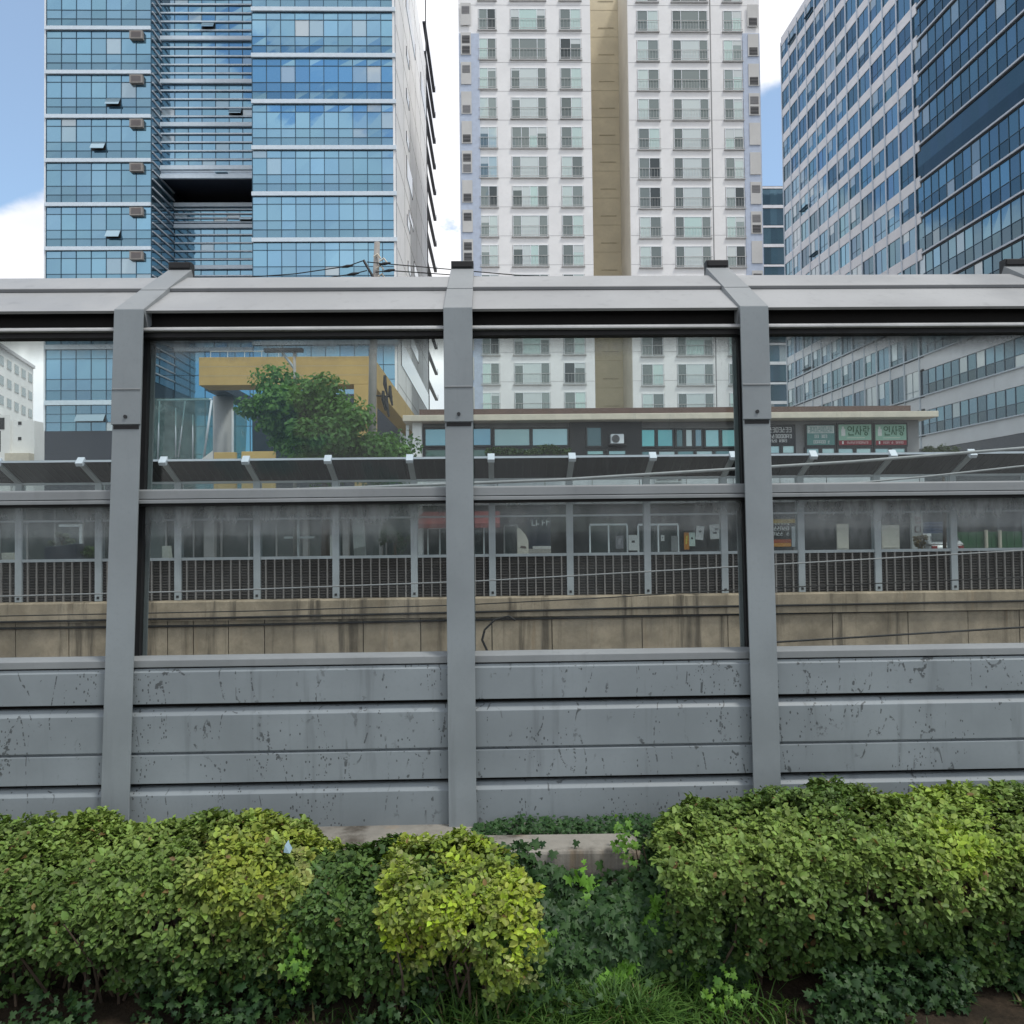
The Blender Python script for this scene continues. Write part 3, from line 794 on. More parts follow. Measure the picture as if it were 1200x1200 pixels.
def window_proto(W, H, kind, seed):
    """a sliding window: frame with sill, panes, and a rail across the lower half"""
    rs = random.Random(seed)
    m = MB(); t = 0.055
    bars = {2: (0, .5, 1), 3: (0, .24, .76, 1), 4: (0, .27, .5, .73, 1)}[kind]
    for u in bars: m.box(W * u - t / 2 - W / 2, W * u + t / 2 - W / 2, -0.06, -0.01, 0, H)
    for z in (0, H): m.box(-W / 2 - t / 2, W / 2 + t / 2, -0.065, -0.01, z - t / 2, z + t / 2)
    m.box(-W / 2 - 0.15, W / 2 + 0.15, -0.16, -0.003, -0.14, -0.03, 1)
    m.box(-W / 2 - 0.1, W / 2 + 0.1, -0.006, -0.003, -0.05, H + 0.05, 2)
    fr = (m, ['white_metal', 'sill_stone', 'pale_wall'])
    panes = []
    p = MB()
    for k, (u0, u1) in enumerate(zip(bars[:-1], bars[1:])):
        side = kind != 2 and k in (0, len(bars) - 2)
        v = rs.random()
        if kind == 2: col = (1.1, 1.2, 1.15, 0.8 if v < .5 else .55) if (k == seed % 2) else (0.34 + .35 * v, 0.33 + .35 * v, 0.33 + .35 * v, 1)
        elif side: col = (0.30 + 0.3 * v, 0.30 + 0.28 * v, 0.30 + 0.28 * v, 1)
        elif v < 0.35: col = (1.15, 1.2, 1.2, 0.35)
        elif v < 0.6: col = (0.5, 0.48, 0.48, 1)
        else: col = (1.05, 1.2, 1.15, 0.85)
        if rs.random() < 0.07: col = (0.16, 0.16, 0.17, 1)
        jj = [rs.uniform(-.004, .004) for _ in range(4)]
        a, c = W * u0 - W / 2, W * u1 - W / 2
        zc = H * rs.uniform(0.45, 0.9) if rs.random() < 0.25 else H
        p.face([(a, -0.03 + jj[0], 0), (c, -0.03 + jj[1], 0), (c, -0.03 + jj[2], H), (a, -0.03 + jj[3], H)], 0, col)
        if zc < H: p.box(a + 0.03, c - 0.03, -0.034, -0.031, zc, H - 0.03, 0, (1.1, 1.1, 1.1, 0.25))
    r = MB()
    r.box(-W / 2 - 0.12, W / 2 + 0.12, -0.20, -0.17, H * 0.46, H * 0.46 + 0.05)
    r.box(-W / 2 - 0.12, W / 2 + 0.12, -0.20, -0.17, 0.06, 0.10)
    n = int(W / 0.28)
    for k in range(n + 1):
        x = -W / 2 + W * k / n
        r.box(x - 0.008, x + 0.008, -0.195, -0.175, 0.1, H * 0.46)
    return fr, p, r
HW = 24.5 / 900 * YA
cols = [(562.5, 583, 2), (600, 641.5, 3), (658, 683, 2), (748.5, 774, 2), (790, 832, 3), (850, 872, 2)]
for ci, (a, c, kind) in enumerate(cols):
    xm = (X(a, YA, 200) + X(c, YA, 200)) / 2; W = X(c, YA, 200) - X(a, YA, 200)
    protos = []
    for v in range(7):
        (fm, fmats), p, r = window_proto(W - 0.1, HW, 4 if (kind == 3 and v in (3, 5)) else kind, ci * 17 + v * 3 + 5)
        root_loc = LOC[ap.name]
        wobj = fm.build('window', fmats)
        po = p.build('pane', 'home_glass'); ro = r.build('railing', 'sill_stone')
        protos.append((wobj, po, ro, [False]))
    for k in range(-1, 15):
        zt_ = (Z(11 + 34.55 * k, YA, 620) if ci < 3 else Z(13 + 34.5 * k, YA, 790))
        v = random.randrange(7); w0, p0, r0, used = protos[v]
        if used[0]:
            w1, p1, r1 = w0.copy(), p0.copy(), r0.copy()
            for o in (w1, p1, r1): COL.objects.link(o)
        else:
            w1, p1, r1 = w0, p0, r0; used[0] = True
        w1.parent = ap; w1.location = Vector((xm, YA, zt_ - HW)) - ap.location
        p1.parent = w1; p1.location = (0, 0, 0); r1.parent = w1; r1.location = (0, 0, 0)
    for w0, p0, r0, used in protos:
        if not used[0]:
            for o in (r0, p0, w0): bpy.data.objects.remove(o)
for a, c, px in ((541.5, 553.5, 547), (878.5, 891, 885)):
    for k in range(0, 14):
        zt_ = Z((6 if px < 700 else 8) + 34.55 * k, YA, px)
        m = MB(); x0, x1 = X(a, YA, 200), X(c, YA, 200)
        y = YA - 0.13
        m.box(x0, x1, y - 0.06, y, zt_ - 2.05, zt_ + 0.1, 0)
        for q in (0, 1):
            v = random.random()
            if v < 0.5:
                z0 = zt_ - 1.0 * q - 0.95
                m.box(x0 + 0.12, x1 - 0.12, y - 0.075, y - 0.058, z0, z0 + 0.74, 1 if v < 0.3 else 2)
                for j in range(5): m.box(x0 + 0.12, x1 - 0.12, y - 0.095, y - 0.076, z0 + 0.05 + j * .14, z0 + 0.09 + j * .14, 2)
        m.build('vent_panel', ['pale_wall', 'dark_steel', 'shop_wall'], ap)

# ------------------------------------------------------------------ right office block, its long face running away from us
pA, pB = P(921, 330, 121), P(1076, 330, 85)
du = Vector((pB.x - pA.x, pB.y - pA.y, 0)).normalized(); dn = Vector((-du.y, du.x, 0))
if dn.x > 0: dn = -dn
fa = Facade((pA.x, pA.y, 0), du, dn)
UG = (Vector((pB.x, pB.y, 0)) - Vector((pA.x, pA.y, 0))).length
UE = UG + 46
eo = thing('office_block', 'long glass office block with grey spandrel bands receding on the right', 'office block', (pB.x, pB.y, TB))
ZT = P(920, 46, 121).z
m = MB()
q = [fa.pt(0, -0.6, 0), fa.pt(UE, -0.6, 0), fa.pt(UE, -26, 0), fa.pt(0, -26, 0)]
m.hexa([(p.x, p.y, TB) for p in q][::-1], [(p.x, p.y, ZT - 0.02) for p in q][::-1]); m.build('core_wall', 'slate_base', eo)
m = MB(); fa.box(m, -0.05, UG, -0.6, 0.06, ZT - 1.2, ZT + 0.25); m.build('parapet', 'spandrel', eo)
m = MB(); fa.box(m, -0.15, -0.0, -26, 0.02, TB, ZT); m.build('end_wall', 'spandrel', eo)
levels = [P(1081, p, 84).z for p in (518, 472, 425, 381, 339, 297, 254, 212, 170, 129, 88, 47, 8.5, -33, -74, -116, -157, -199, -240)]
levels = [z for z in levels if z < ZT - 2] + [ZT - 0.6]
NC = 12
count = 0; rest = MB()
for li, z in enumerate(levels):
    zt_ = levels[li + 1] if li + 1 < len(levels) else None
    if zt_ is None: break
    sh = 0.62
    m = MB(); fa.box(m, 0, UG + 0.9, -0.3, 0.08, z - sh, z + sh)
    if li <= 3: fa.box(m, UG + 0.9, UE, -0.3, 0.10, z - 0.85, z + 0.85)
    sp_ = m.build('spandrel_band', 'spandrel', eo)
    z0, z1 = z + sh + 0.004, zt_ - sh - 0.004
    for c in range(NC):
        u0, u1 = UG * c / NC, UG * (c + 1) / NC
        near = (c >= 5 and z < 60) or count < 0
        mb = MB() if near and count < 100 else rest
        t = tone(0.7, 1.6, 0.05) if li > 3 else tone(0.5, 1.0, 0.04)
        fa.pane(mb, u0, (u0 + u1) / 2, 0, z0, z1, 0, tuple(x * random.uniform(.93, 1.05) for x in t[:3]) + (t[3],))
        fa.pane(mb, (u0 + u1) / 2, u1, 0, z0, z1, 0, t)
        if random.random() < 0.3:
            fa.pane(mb, u0 + .1, (u0 + u1) / 2, 0.012, z0 + (z1 - z0) * random.uniform(.3, .7), z1, 0, (1.2, 1.2, 1.2, 0.45))
        fa.box(mb, (u0 + u1) / 2 - 0.025, (u0 + u1) / 2 + 0.025, -0.02, 0.03, z0, z1, 1)
        if random.random() < .35: fa.box(mb, u0, u1, -0.02, 0.03, z0 + (z1 - z0) * 0.3 - .025, z0 + (z1 - z0) * 0.3 + .025, 1)
        if random.random() < 0.05:
            fa.box(mb, u0 + .15, u1 - .15, 0.05, 0.45, z0 + (z1 - z0) * 0.25, z0 + (z1 - z0) * 0.27, 1)
        if mb is not rest:
            mb.build('window', ['east_glass', 'mullion_blue'], eo); count += 1
    # ribbon glazing on the nearer half
    zl0 = z + (0.86 if li <= 3 else 0.1); zl1 = zt_ - (0.86 if li + 1 <= 3 else 0.1)
    m = MB(); n = 34
    dark = li >= 6
    for c in range(n):
        u0, u1 = UG + 0.1 + (UE - UG - 0.1) * c / n, UG + 0.1 + (UE - UG - 0.1) * (c + 1) / n
        zm = zl0 + (zl1 - zl0) * 0.42
        lo, hi = (0.75, 1.35) if dark else ((0.5, 1.0) if li < 4 else (0.8, 1.5))
        if li == 7: lo, hi = 0.48, 0.52
        fa.pane(m, u0, u1, -0.03, zm, zl1, 0, tone(lo, hi, 0.1 if li != 7 else 0))
        t = tone(lo, hi, 0.03); fa.pane(m, u0, u1, -0.03, zl0, zm, 0, tuple(x * .6 for x in t[:3]) + (t[3],))
        if li != 7: fa.box(m, u0 - 0.03, u0 + 0.03, -0.05, 0.03, zl0, zl1, 1)
    if li != 7: fa.box(m, UG + 1, UE, -0.05, 0.02, zm - .03, zm + .03, 1)
    g = m.build('ribbon_glazing', ['east_glass', 'mullion_blue'], eo)
    if li > 3:
        m = MB(); fa.box(m, UG + 0.95, UE, -0.4, 0.22, z - 0.09, z + 0.09); fa.box(m, UG + 0.95, UE, -0.4, 0.05, z - 0.26, z - 0.093, 1)  # the dark lower box paints in the fin's shadow
        m.build('fin', ['mullion_white', 'frame_dark'], g)
    else:
        m = MB(); fa.box(m, UG * .0 + 1, UE, 0.101, 0.32, z + 0.74, z + 0.86); m.build('fin', 'mullion_white', g)
m = MB()
for c in range(NC + 1):
    fa.box(m, UG * c / NC - 0.10, UG * c / NC + 0.10, 0.081, 0.17, levels[0] - 0.6, ZT - 0.6)
m.build('mullion', 'mullion_white', eo)
tag(rest.build('window', ['east_glass', 'mullion_blue'], eo), kind='stuff')
m = MB(); fa.box(m, -0.1, UE, -0.3, 0.02, TB, levels[0] - 0.63)
fa.box(m, 20, 24, 0.02, 0.06, TB + .2, TB + 3, 1); fa.box(m, 40, 48, 0.02, 0.06, TB + .2, TB + 3, 1)
m.build('ground_storey', ['slate_base', 'street_glass'], eo)

# dark glass block far behind, between the two
YD = 150
m = MB(); x0, x1 = X(894, YD), X(940, YD); zt_ = Z(218, YD, 910)
db = thing('office_block', 'dark blue glass block with pale bands, seen in the gap behind the apartment tower', 'office block', ((x0 + x1) / 2, YD, TB))
m.box(x0, x1, YD, YD + 25, TB, zt_); m.build('core_wall', 'slate_base', db)
fd = Facade((x0, YD, 0), (1, 0, 0), (0, -1, 0))
k = 0; z = zt_ - 0.3
while z > 8:
    m = MB(); nn = 6; W = x1 - x0
    for c in range(nn):
        fd.pane(m, W * c / nn, W * (c + 1) / nn, 0.03, z - 3.6, z - 0.3, 0, tone(.4, .75, 0.1))
    m.build('glazing', 'tower_glass_dark', db)
    m = MB(); fd.box(m, 0, W, 0.0, 0.25, z - 0.3, z + (0.3 if k % 2 else 0.1)); m.build('floor_band', 'spandrel', db)
    z -= 3.9; k += 1

# ------------------------------------------------------------------ white buildings far left
YW = 128
wb = thing('apartment_block', 'distant white block with rows of small windows at the far left edge', 'apartment block', (X(0, YW), YW, TB))
x1 = X(39, YW, 480); zt_ = Z(424, YW, 30)
m = MB()
q0, q1 = P(39, 432, YW), P(-60, 385, 96)
m.hexa([(q1.x - 9, q1.y, TB), (q1.x, q1.y, TB), (q0.x, q0.y, TB), (q0.x - 14, q0.y + 6, TB)],
       [(q1.x - 9, q1.y, q0.z), (q1.x, q1.y, q0.z), (q0.x, q0.y, q0.z), (q0.x - 14, q0.y + 6, q0.z)])
m.build('wall', 'white_wall', wb)
fw = Facade((q1.x, q1.y, 0), (q0.x - q1.x, q0.y - q1.y, 0), ((q0.y - q1.y), -(q0.x - q1.x), 0))
LW = (Vector((q0.x, q0.y)) - Vector((q1.x, q1.y))).length
m = MB(); fw.box(m, -0.2, LW + .2, -0.3, 0.25, q0.z, q0.z + 0.5); m.build('parapet', 'spandrel', wb)
for c in range(6):
    for r in range(6):
        m = MB(); u = LW * (0.42 + 0.1 * c) ; z = q0.z - 2.6 - 2.9 * r
        fw.box(m, u, u + 2.0, 0.0, 0.06, z, z + 1.5, 1); fw.box(m, u + .1, u + 1.9, 0.06, 0.08, z + .1, z + 1.4, 0, (0.6, .6, .6, 1))
        m.build('window', ['home_glass', 'pale_wall'], wb)
YW2 = 103
wl = thing('low_building', 'low white rendered building with a stepped parapet at the far left edge', 'building', (X(0, YW2), YW2, TB))
m = MB()
m.box(X(-120, YW2), X(40, YW2), YW2, YW2 + 10, TB, Z(493, YW2, 20)); m.box(X(-120, YW2), X(14, YW2), YW2 - 0.5, YW2, TB, Z(487, YW2, 5))
m.box(X(41, YW2 + 3), X(50, YW2 + 3), YW2 + 3, YW2 + 6, TB, Z(510, YW2, 46))
m.build('wall', 'white_wall', wl)
for px, py, w_, h_ in ((-2, 513, .7, 1.0), (-2, 524, .7, .8), (23, 496, .25, .25), (23, 514, .25, .25), (4, 497, .5, .9), (-30, 513, .7, 1), (-30, 524, .7, .8)):
    m = MB(); x = X(px, YW2); z = Z(py, YW2, px)
    y = YW2 - (0.5 if px < 14 else 0)
    m.box(x - w_ * .86, x + w_ * .86, y - 0.05, y - 0.003, z - h_ * .86, z + h_ * .86); m.build('window', 'frame_dark', wl)
m = MB(); m.box(X(12, YW2), X(40, YW2), YW2 - 1.2, YW2 - 0.02, Z(545, YW2, 20), Z(532, YW2, 20)); m.build('porch', 'cream', wl)
# ------------------------------------------------------------------ yellow portal in front of the tower
YY = 45.0
yx0, yx1 = X(233, YY, 430), X(437, YY, 430)
zt_, zb_ = Z(418, YY, 330), Z(451, YY, 330)
YYE = YY * (581 - 437) / (581 - 489)
yp = thing('portal_canopy', 'mustard yellow portal frame canopy with a grey column, in front of the glass tower', 'canopy', ((yx0 + yx1) / 2, YY, TB))
m = MB(); m.box(yx0, yx1, YY, YY + 1.6, zb_, zt_); fbm = m.build('front_beam', 'yellow_panel', yp, bevel=0.02)
m = MB()
for k in (1, 2): m.box(yx0 + 0.01, yx1 - 0.01, YY - 0.006, YY + 0.01, zb_ + (zt_ - zb_) * k / 3 - .012, zb_ + (zt_ - zb_) * k / 3 + .012)
m.build('panel_joint', 'tan_joint', fbm)
m = MB(); m.box(yx1 - 1.1, yx1 - 0.002, YY + 1.603, YYE, zb_, zt_); m.build('side_beam', 'yellow_panel', yp, bevel=0.02)
m = MB(); m.box(yx1 - 1.12, yx1 - 0.004, YY + 0.003, YY + 1.5, TB, zb_ - 0.003); m.build('leg', 'yellow_panel', yp, bevel=0.02)
m = MB(); m.prism_x([(YY + 1.61, zb_), (YY + 9, zb_), (YY + 9, zb_ + .5), (YY + 1.61, zb_ + .5)], yx0 + 0.9, X(288, YY + 9)); m.build('soffit', 'slate_base', yp)
m = MB(); cx = X(262, YY + 4); m.tube([(cx, YY + 4, TB), (cx, YY + 4, zb_ - 0.01)], 0.62, 20); m.build('column', 'shop_wall', yp, smooth=True)
m = MB(); xr = X(273, YY + 3)
m.tube([(xr, YY + 3, TB), (xr, YY + 3, Z(480, YY + 3, 273))], 0.07, 8); m.build('downpipe', 'white_metal', yp)
m = MB()
for k in range(6):
    xk = yx0 + 0.5 + 1.0 * k
    m.tube([(xk, YY + 0.5, zt_), (xk, YY + 0.5, zt_ + 0.45)], 0.02, 6)
m.tube([(yx0 + .5, YY + .5, zt_ + 0.45), (yx0 + 5.5, YY + .5, zt_ + 0.45)], 0.025, 6)
m.build('roof_rail', 'white_metal', yp)
m = MB(); m.box(X(283, YY - 2), X(322, YY - 2), YY - 2, YY - 1.7, TB, Z(529, YY - 2, 300)); m.box(X(258, YY), X(283, YY), YY - 1.0, YY - 0.7, TB, Z(532, YY, 270))
tag(m.build('low_wall', 'yellow_panel', bevel=0.02, loc=(X(295, YY - 2), YY - 2, TB)), 'low mustard yellow garden wall below the yellow canopy', 'wall')

# leaning glass entrance hall
YG = 56
ga = thing('glass_pavilion', 'greenish leaning glass entrance pavilion between left barrier post and yellow canopy', 'pavilion', (X(215, YG), YG, TB))
g0, g1 = X(180, YG, 470), X(248, YG, 470); gb0, gb1 = X(178, YG, 540), X(239, YG, 540)
zg = Z(468, YG, 215)
m = MB()
m.hexa([(gb0, YG, TB), (gb1, YG, TB), (gb1, YG + 8, TB), (gb0, YG + 8, TB)], [(g0, YG - 0.6, zg), (g1, YG - 0.6, zg), (g1, YG + 8, zg), (g0, YG + 8, zg)])
m.build('glass_shell', 'atrium_glass', ga)
m = MB()
def rib(pa, pb, r=0.05): m.tube([P(*pa, YG - 0.45), P(*pb, YG - 0.45)], r, 8)
rib((206, 478), (206, 536)); rib((217, 470), (209, 536)); rib((226, 486), (226, 538)); rib((248, 469), (239, 536), 0.08); rib((187, 470), (185, 540), 0.06)
rib((184, 469), (248, 468), 0.07)
m.build('frame', 'mullion_white', ga, smooth=True)
m = MB(); a, c = P(232, 541, YG - 2), P(252, 526, YG - 2); m.hexa([(a.x, a.y, a.z - 1), (c.x, c.y, c.z - 1), (c.x, c.y + .5, c.z - 1), (a.x, a.y + .5, a.z - 1)], [a, c, (c.x, c.y + .5, c.z), (a.x, a.y + .5, a.z)])
m.build('ramp_wall', 'pale_wall', ga)

# dark ground floors filling the street level on the left
pd = thing('podium', 'dark glazed street level podium behind the far barrier, left of the shops', 'building', (X(250, 40), 40, TB))
m = MB(); m.box(X(-300, 40), X(484, 40), 40.2, 44, TB, 4.6); m.build('wall', 'slate_base', pd)
fp = Facade((X(-300, 40), 40.18, 0), (1, 0, 0), (0, -1, 0)); WP = X(484, 40) - X(-300, 40)
m = MB()
for k in range(24):
    fp.pane(m, WP * k / 24, WP * (k + 1) / 24, 0, TB + .3, 3.9, 0, (random.uniform(.8, 2.6),) * 3 + (random.choice((1, 1, .95, 0.88)),))
m.build('glazing', 'street_glass', pd)
m = MB()
for k in range(25): fp.box(m, WP * k / 24 - .04, WP * k / 24 + .04, 0.0, .07, TB + .2, 3.95)
m.build('mullion_grid', 'shop_wall', pd)
m = MB(); fp.box(m, 0, WP, 0.0, 0.4, 3.951, 4.62); m.build('fascia', 'spandrel', pd)
for a, c in ((358, 364), (404, 411), (446, 450), (244, 256)):
    m = MB(); fp.box(m, X(a, 40) - X(-300, 40), X(c, 40) - X(-300, 40), 0.45, 0.8, TB, 3.95); m.build('pier', 'shop_wall', pd)

# ------------------------------------------------------------------ utility pole with its cross arm and lines
YP = 27
up = thing('utility_pole', 'tall concrete utility pole with a slanting cross arm, beside the street tree', 'utility pole', (X(436, YP, 520), YP, TB))
m = MB(); m.tube([P(435, 600, YP) * 1.0, P(437, 420, YP), P(442, 284, YP)], [0.16, 0.14, 0.10], 14)
m.v = [(a, c, max(d, TB)) for a, c, d in m.v]
m.build('shaft', 'pole_concrete', up, smooth=True)
m = MB(); a, c = P(426, 305, YP - 0.2), P(438, 326, YP - 0.2)
m.tube([a, c], 0.05, 6); m.build('cross_arm', 'dark_steel', up)
for q in ((407, 312), (414, 321), (451, 309), (456, 317)):
    p = P(*q, YP - 0.2); m = MB()
    m.tube([p + Vector((-.2, 0, -.03)), p, p + Vector((.2, 0, .03))], [0.03, 0.06, 0.03], 8); m.build('insulator', 'dark_steel', up)
m = MB()
for dx_, dz in ((0, 0), (.12, .25), (-.1, .4), (.05, -.3)):
    p = P(442, 316, YP) + Vector((dx_, -0.15, dz)); m.tube([p, p + Vector((.14, 0, .1)), p + Vector((.25, 0, -.05))], 0.03, 6)
m.build('clamp', 'cream', up)
m = MB()
for q in ((451, 440), (457, 452), (449, 458), (453, 465)):
    p = P(*q, YP); m.tube([p, p + Vector((0.0, 0, -.3)), p + Vector((.08, 0, -.7))], [.05, .07, .03], 8)
m.tube([P(434, 463, YP), P(460, 465, YP)], 0.035, 6)
m.build('drop_fuse', 'dark_steel', up)
for lab, pts in (('upper power line running left from the cross arm of the utility pole', [(150, 333), (260, 327), (345, 321), (407, 312), (427, 305)]),
                 ('lower power line running left from the utility pole', [(230, 339), (345, 331), (414, 321), (430, 317)]),
                 ('upper power line running right from the utility pole', [(430, 307), (451, 309), (600, 322), (900, 340)]),
                 ('lower power line running right from the utility pole', [(440, 319), (456, 317), (600, 327), (900, 346)])):
    cable(lab, pp(pts, YP - 0.2), 0.018, 'black_cable')
# street lamp bracket left of the pole
sl = thing('street_lamp', 'slim grey street lamp with a slanting arm behind the tree crown', 'street lamp', (X(345, 26, 500), 26, TB))
m = MB(); m.tube([(X(345, 26, 500), 26, TB), P(345, 412, 26)], [.07, .05], 10); m.build('shaft', 'pole_concrete', sl, smooth=True)
m = MB(); m.tube([P(345, 432, 26), P(327, 408, 26)], .045, 8); m.build('arm', 'far_paint', sl)
m = MB(); p = P(329, 412, 26); m.box(p.x - .55, p.x + .75, 25.9, 26.1, p.z - 0.02, p.z + .1); m.build('sign_bar', 'shop_dark', sl)

# ------------------------------------------------------------------ shop building beyond the far barrier
YS = 31.0
def sx(px): return X(px, YS, 540)
def sz(py, px=780): return Z(py, YS, px)
sh = thing('shop_building', 'two storey flat roofed shop building with a cream roof edge, behind the far barrier', 'shop building', (sx(780), YS, TB))
s0, s1 = sx(484), sx(1079)
gx0, gx1 = sx(617), sx(671)                 # open passage through the ground floor
zf1 = sz(536)                                # first floor line
m = MB(); m.box(s0, s1, YS + 0.1, 44, zf1 - 0.6, sz(492)); m.build('upper_wall', 'shop_wall', sh)
m = MB(); m.box(s0, gx0, YS + 0.3, 44, TB, zf1 - 0.603); m.box(gx1, s1, YS + 0.3, 44, TB, zf1 - 0.603); m.build('ground_wall', 'shop_dark', sh)
m = MB(); m.box(sx(475), sx(1088), YS - 0.8, 45, Z(491, YS - .8, 780), Z(484, YS - .8, 780)); m.build('roof_slab', 'cream', sh, bevel=0.015)
m = MB(); m.box(sx(490), sx(1078), YS + 0.6, 44, Z(484, YS - .8, 780) + .002, Z(477.5, YS + .6, 780)); m.build('roof_deck', 'roof_brown', sh)
m = MB(); m.box(sx(485), sx(495.5), YS - 0.45, YS + 0.09, TB + .3, sz(491.2)); m.build('pier', 'white_wall', sh)
m = MB(); m.box(sx(477), sx(480), YS - 0.3, YS - 0.1, sz(560), sz(497)); m.build('downpipe', 'white_metal', sh)
m = MB(); m.box(s0 + .4, s1, YS - 0.25, YS + 0.09, sz(590), zf1 - 0.1); m.build('fascia', 'spandrel', sh)
m = MB()
for k in range(11): x = s0 + 1.5 + k * 1.9; m.box(x - .01, x + .01, YS - 0.262, YS - 0.24, sz(589.5), zf1 - .12)
m.build('fascia_joint', 'frame_dark', sh)
def wframe(name, a, c, t, b_, cols_, mat='shop_glass', tones=None, blind=0.0, y=YS):
    """a framed opening in the upper front with its lights"""
    x0, x1, z0, z1 = sx(a), sx(c), sz(b_, (a + c) / 2), sz(t, (a + c) / 2)
    m = MB(); f = 0.07
    m.box(x0, x1, y - 0.03, y + 0.098, z0, z1)
    for k in range(cols_ + 1):
        x = x0 + (x1 - x0) * k / cols_
        m.box(max(x - f, x0), min(x + f, x1), y - 0.09, y - 0.031, z0, z1)
    m.box(x0, x1, y - 0.085, y - 0.032, z0, z0 + f); m.box(x0, x1, y - 0.085, y - 0.032, z1 - f, z1)
    w_ = m.build(name, 'frame_dark', sh)
    m = MB(); fw_ = Facade((x0, y, 0), (1, 0, 0), (0, -1, 0)); W = x1 - x0
    for k in range(cols_):
        t_ = tones[k] if tones else tone(.8, 1.4, blind)
        fw_.pane(m, W * k / cols_, W * (k + 1) / cols_, 0.045, z0, z1, 0, t_, 0.01)
    m.build('pane', mat, w_)
    return w_, x0, x1, z0, z1
B = (0.85, 1.0, 1.35)
wframe('window', 497, 577, 501, 524, 2, tones=[(1.0, 1.25, 1.4, .85), (.9, 1.1, 1.35, .9)])
wframe('window', 578, 667, 501, 524, 2, tones=[(1.2, 1.25, 1.2, 0.75), (1.2, 1.4, 1.5, .7)])
wframe('window', 497, 667, 525, 538, 4, tones=[(.6, .5, .4, 1)] * 4)
m = MB(); m.box(sx(668), sx(752), YS - 0.14, YS + 0.096, zf1 - .1, sz(493)); m.build('dark_cladding', 'shop_dark', sh)
w_, *_ = wframe('window', 686, 706, 500, 525, 1, tones=[(.5, .45, .45, 1)], y=YS - 0.13)
wframe('window', 686, 708, 527, 535, 1, tones=[(1.6, 1.5, 1.3, .9)], y=YS - 0.13)
wframe('window', 711, 734, 527, 535, 1, tones=[(1.8, 1.7, 1.6, .8)], y=YS - 0.13)
wframe('window', 748, 790, 502, 525, 2, tones=[(1.0, 1.5, 1.4, 1), (.9, 1.3, 1.25, 1)])
wframe('window', 791, 824, 502, 525, 3, tones=[(.5, .5, .5, 1), (1.8, 1.7, 1.7, .4), (.8, .8, .9, .9)])
wframe('window', 825, 902, 502, 525, 4, tones=[(1.2, 1.5, 1.5, .8), (1.0, 1.35, 1.25, .9), (1.0, 1.4, 1.3, .9), (1.0, 1.4, 1.3, .9)])
wframe('window', 748, 902, 527, 538, 7, tones=[(.7, .7, .7, 1), (1.8, 1.8, 1.8, .5), (.8, .8, .8, 1), (1.8, 1.8, 1.8, .5), (.7, .7, .7, 1), (.9, .8, .8, 1), (.7, .7, .7, 1)])
for k, (a, c) in enumerate(((898, 932), (943, 979), (980, 1022), (1023, 1062))):
    wframe('window', a, c, 524 if k else 521, 534 if k else 533, 2, tones=[(1.5, 1.5, 1.5, .7), (1.7, 1.7, 1.6, .6)])
# doors and posters of the ground floor
def gdoor(a, c, t, fr='white_metal', cols_=2, extra=None):
    x0, x1, z1 = sx(a), sx(c), sz(t, a)
    m = MB(); y = YS + 0.3
    for k in range(cols_ + 1):
        x = x0 + (x1 - x0) * k / cols_; m.box(x - .03, x + .03, y - .08, y - .003, TB, z1)
    m.box(x0, x1, y - .075, y - .005, z1, z1 + .08)
    d_ = m.build('door', fr, sh)
    m = MB(); m.box(x0, x1, y - .03, y - .004, TB, z1, 0, (1.2, 1.3, 1.3, 1)); m.build('pane', 'street_glass', d_)
    return d_
gdoor(691, 735, 616); gdoor(748, 795, 616); gdoor(500, 528, 620); gdoor(554, 566, 618, cols_=1)
gdoor(590, 606, 617, 'shop_wall', 1)

def letter_strokes(mb, x0, x1, y, z0, z1, n, rs, col, m=0):
    """unreadable far lettering: syllable blocks of short strokes"""
    w_ = (x1 - x0) / n; h = z1 - z0
    for k in range(n):
        if rs.random() < 0.12: continue
        a = x0 + w_ * k + w_ * .1; c = a + w_ * .78; t = min(h * .16, w_ * .16)
        kind = rs.randrange(4)
        def hb(z, u=a, v=c): mb.box(u, v, y - .012, y, z, z + t, m, col)
        def vb(x, u=z0, v=z1): mb.box(x, x + t, y - .0145, y - .0005, u, v, m, col)
        if kind == 0: hb(z0); vb(a); vb(c - t); hb(z1 - t)
        elif kind == 1: hb(z0 + h * .45); vb((a + c) / 2, z0 + h * .5, z1); hb(z0); vb(a, z0, z0 + h * .4)
        elif kind == 2: hb(z1 - t, a, a + w_ * .45); vb(a); vb(c - t); hb(z0 + h * .3, a, a + w_ * .45)
        else: hb(z1 - t); hb(z0 + h * .5, a, a + w_ * .5); vb(c - t); hb(z0, a + w_ * .1, c)
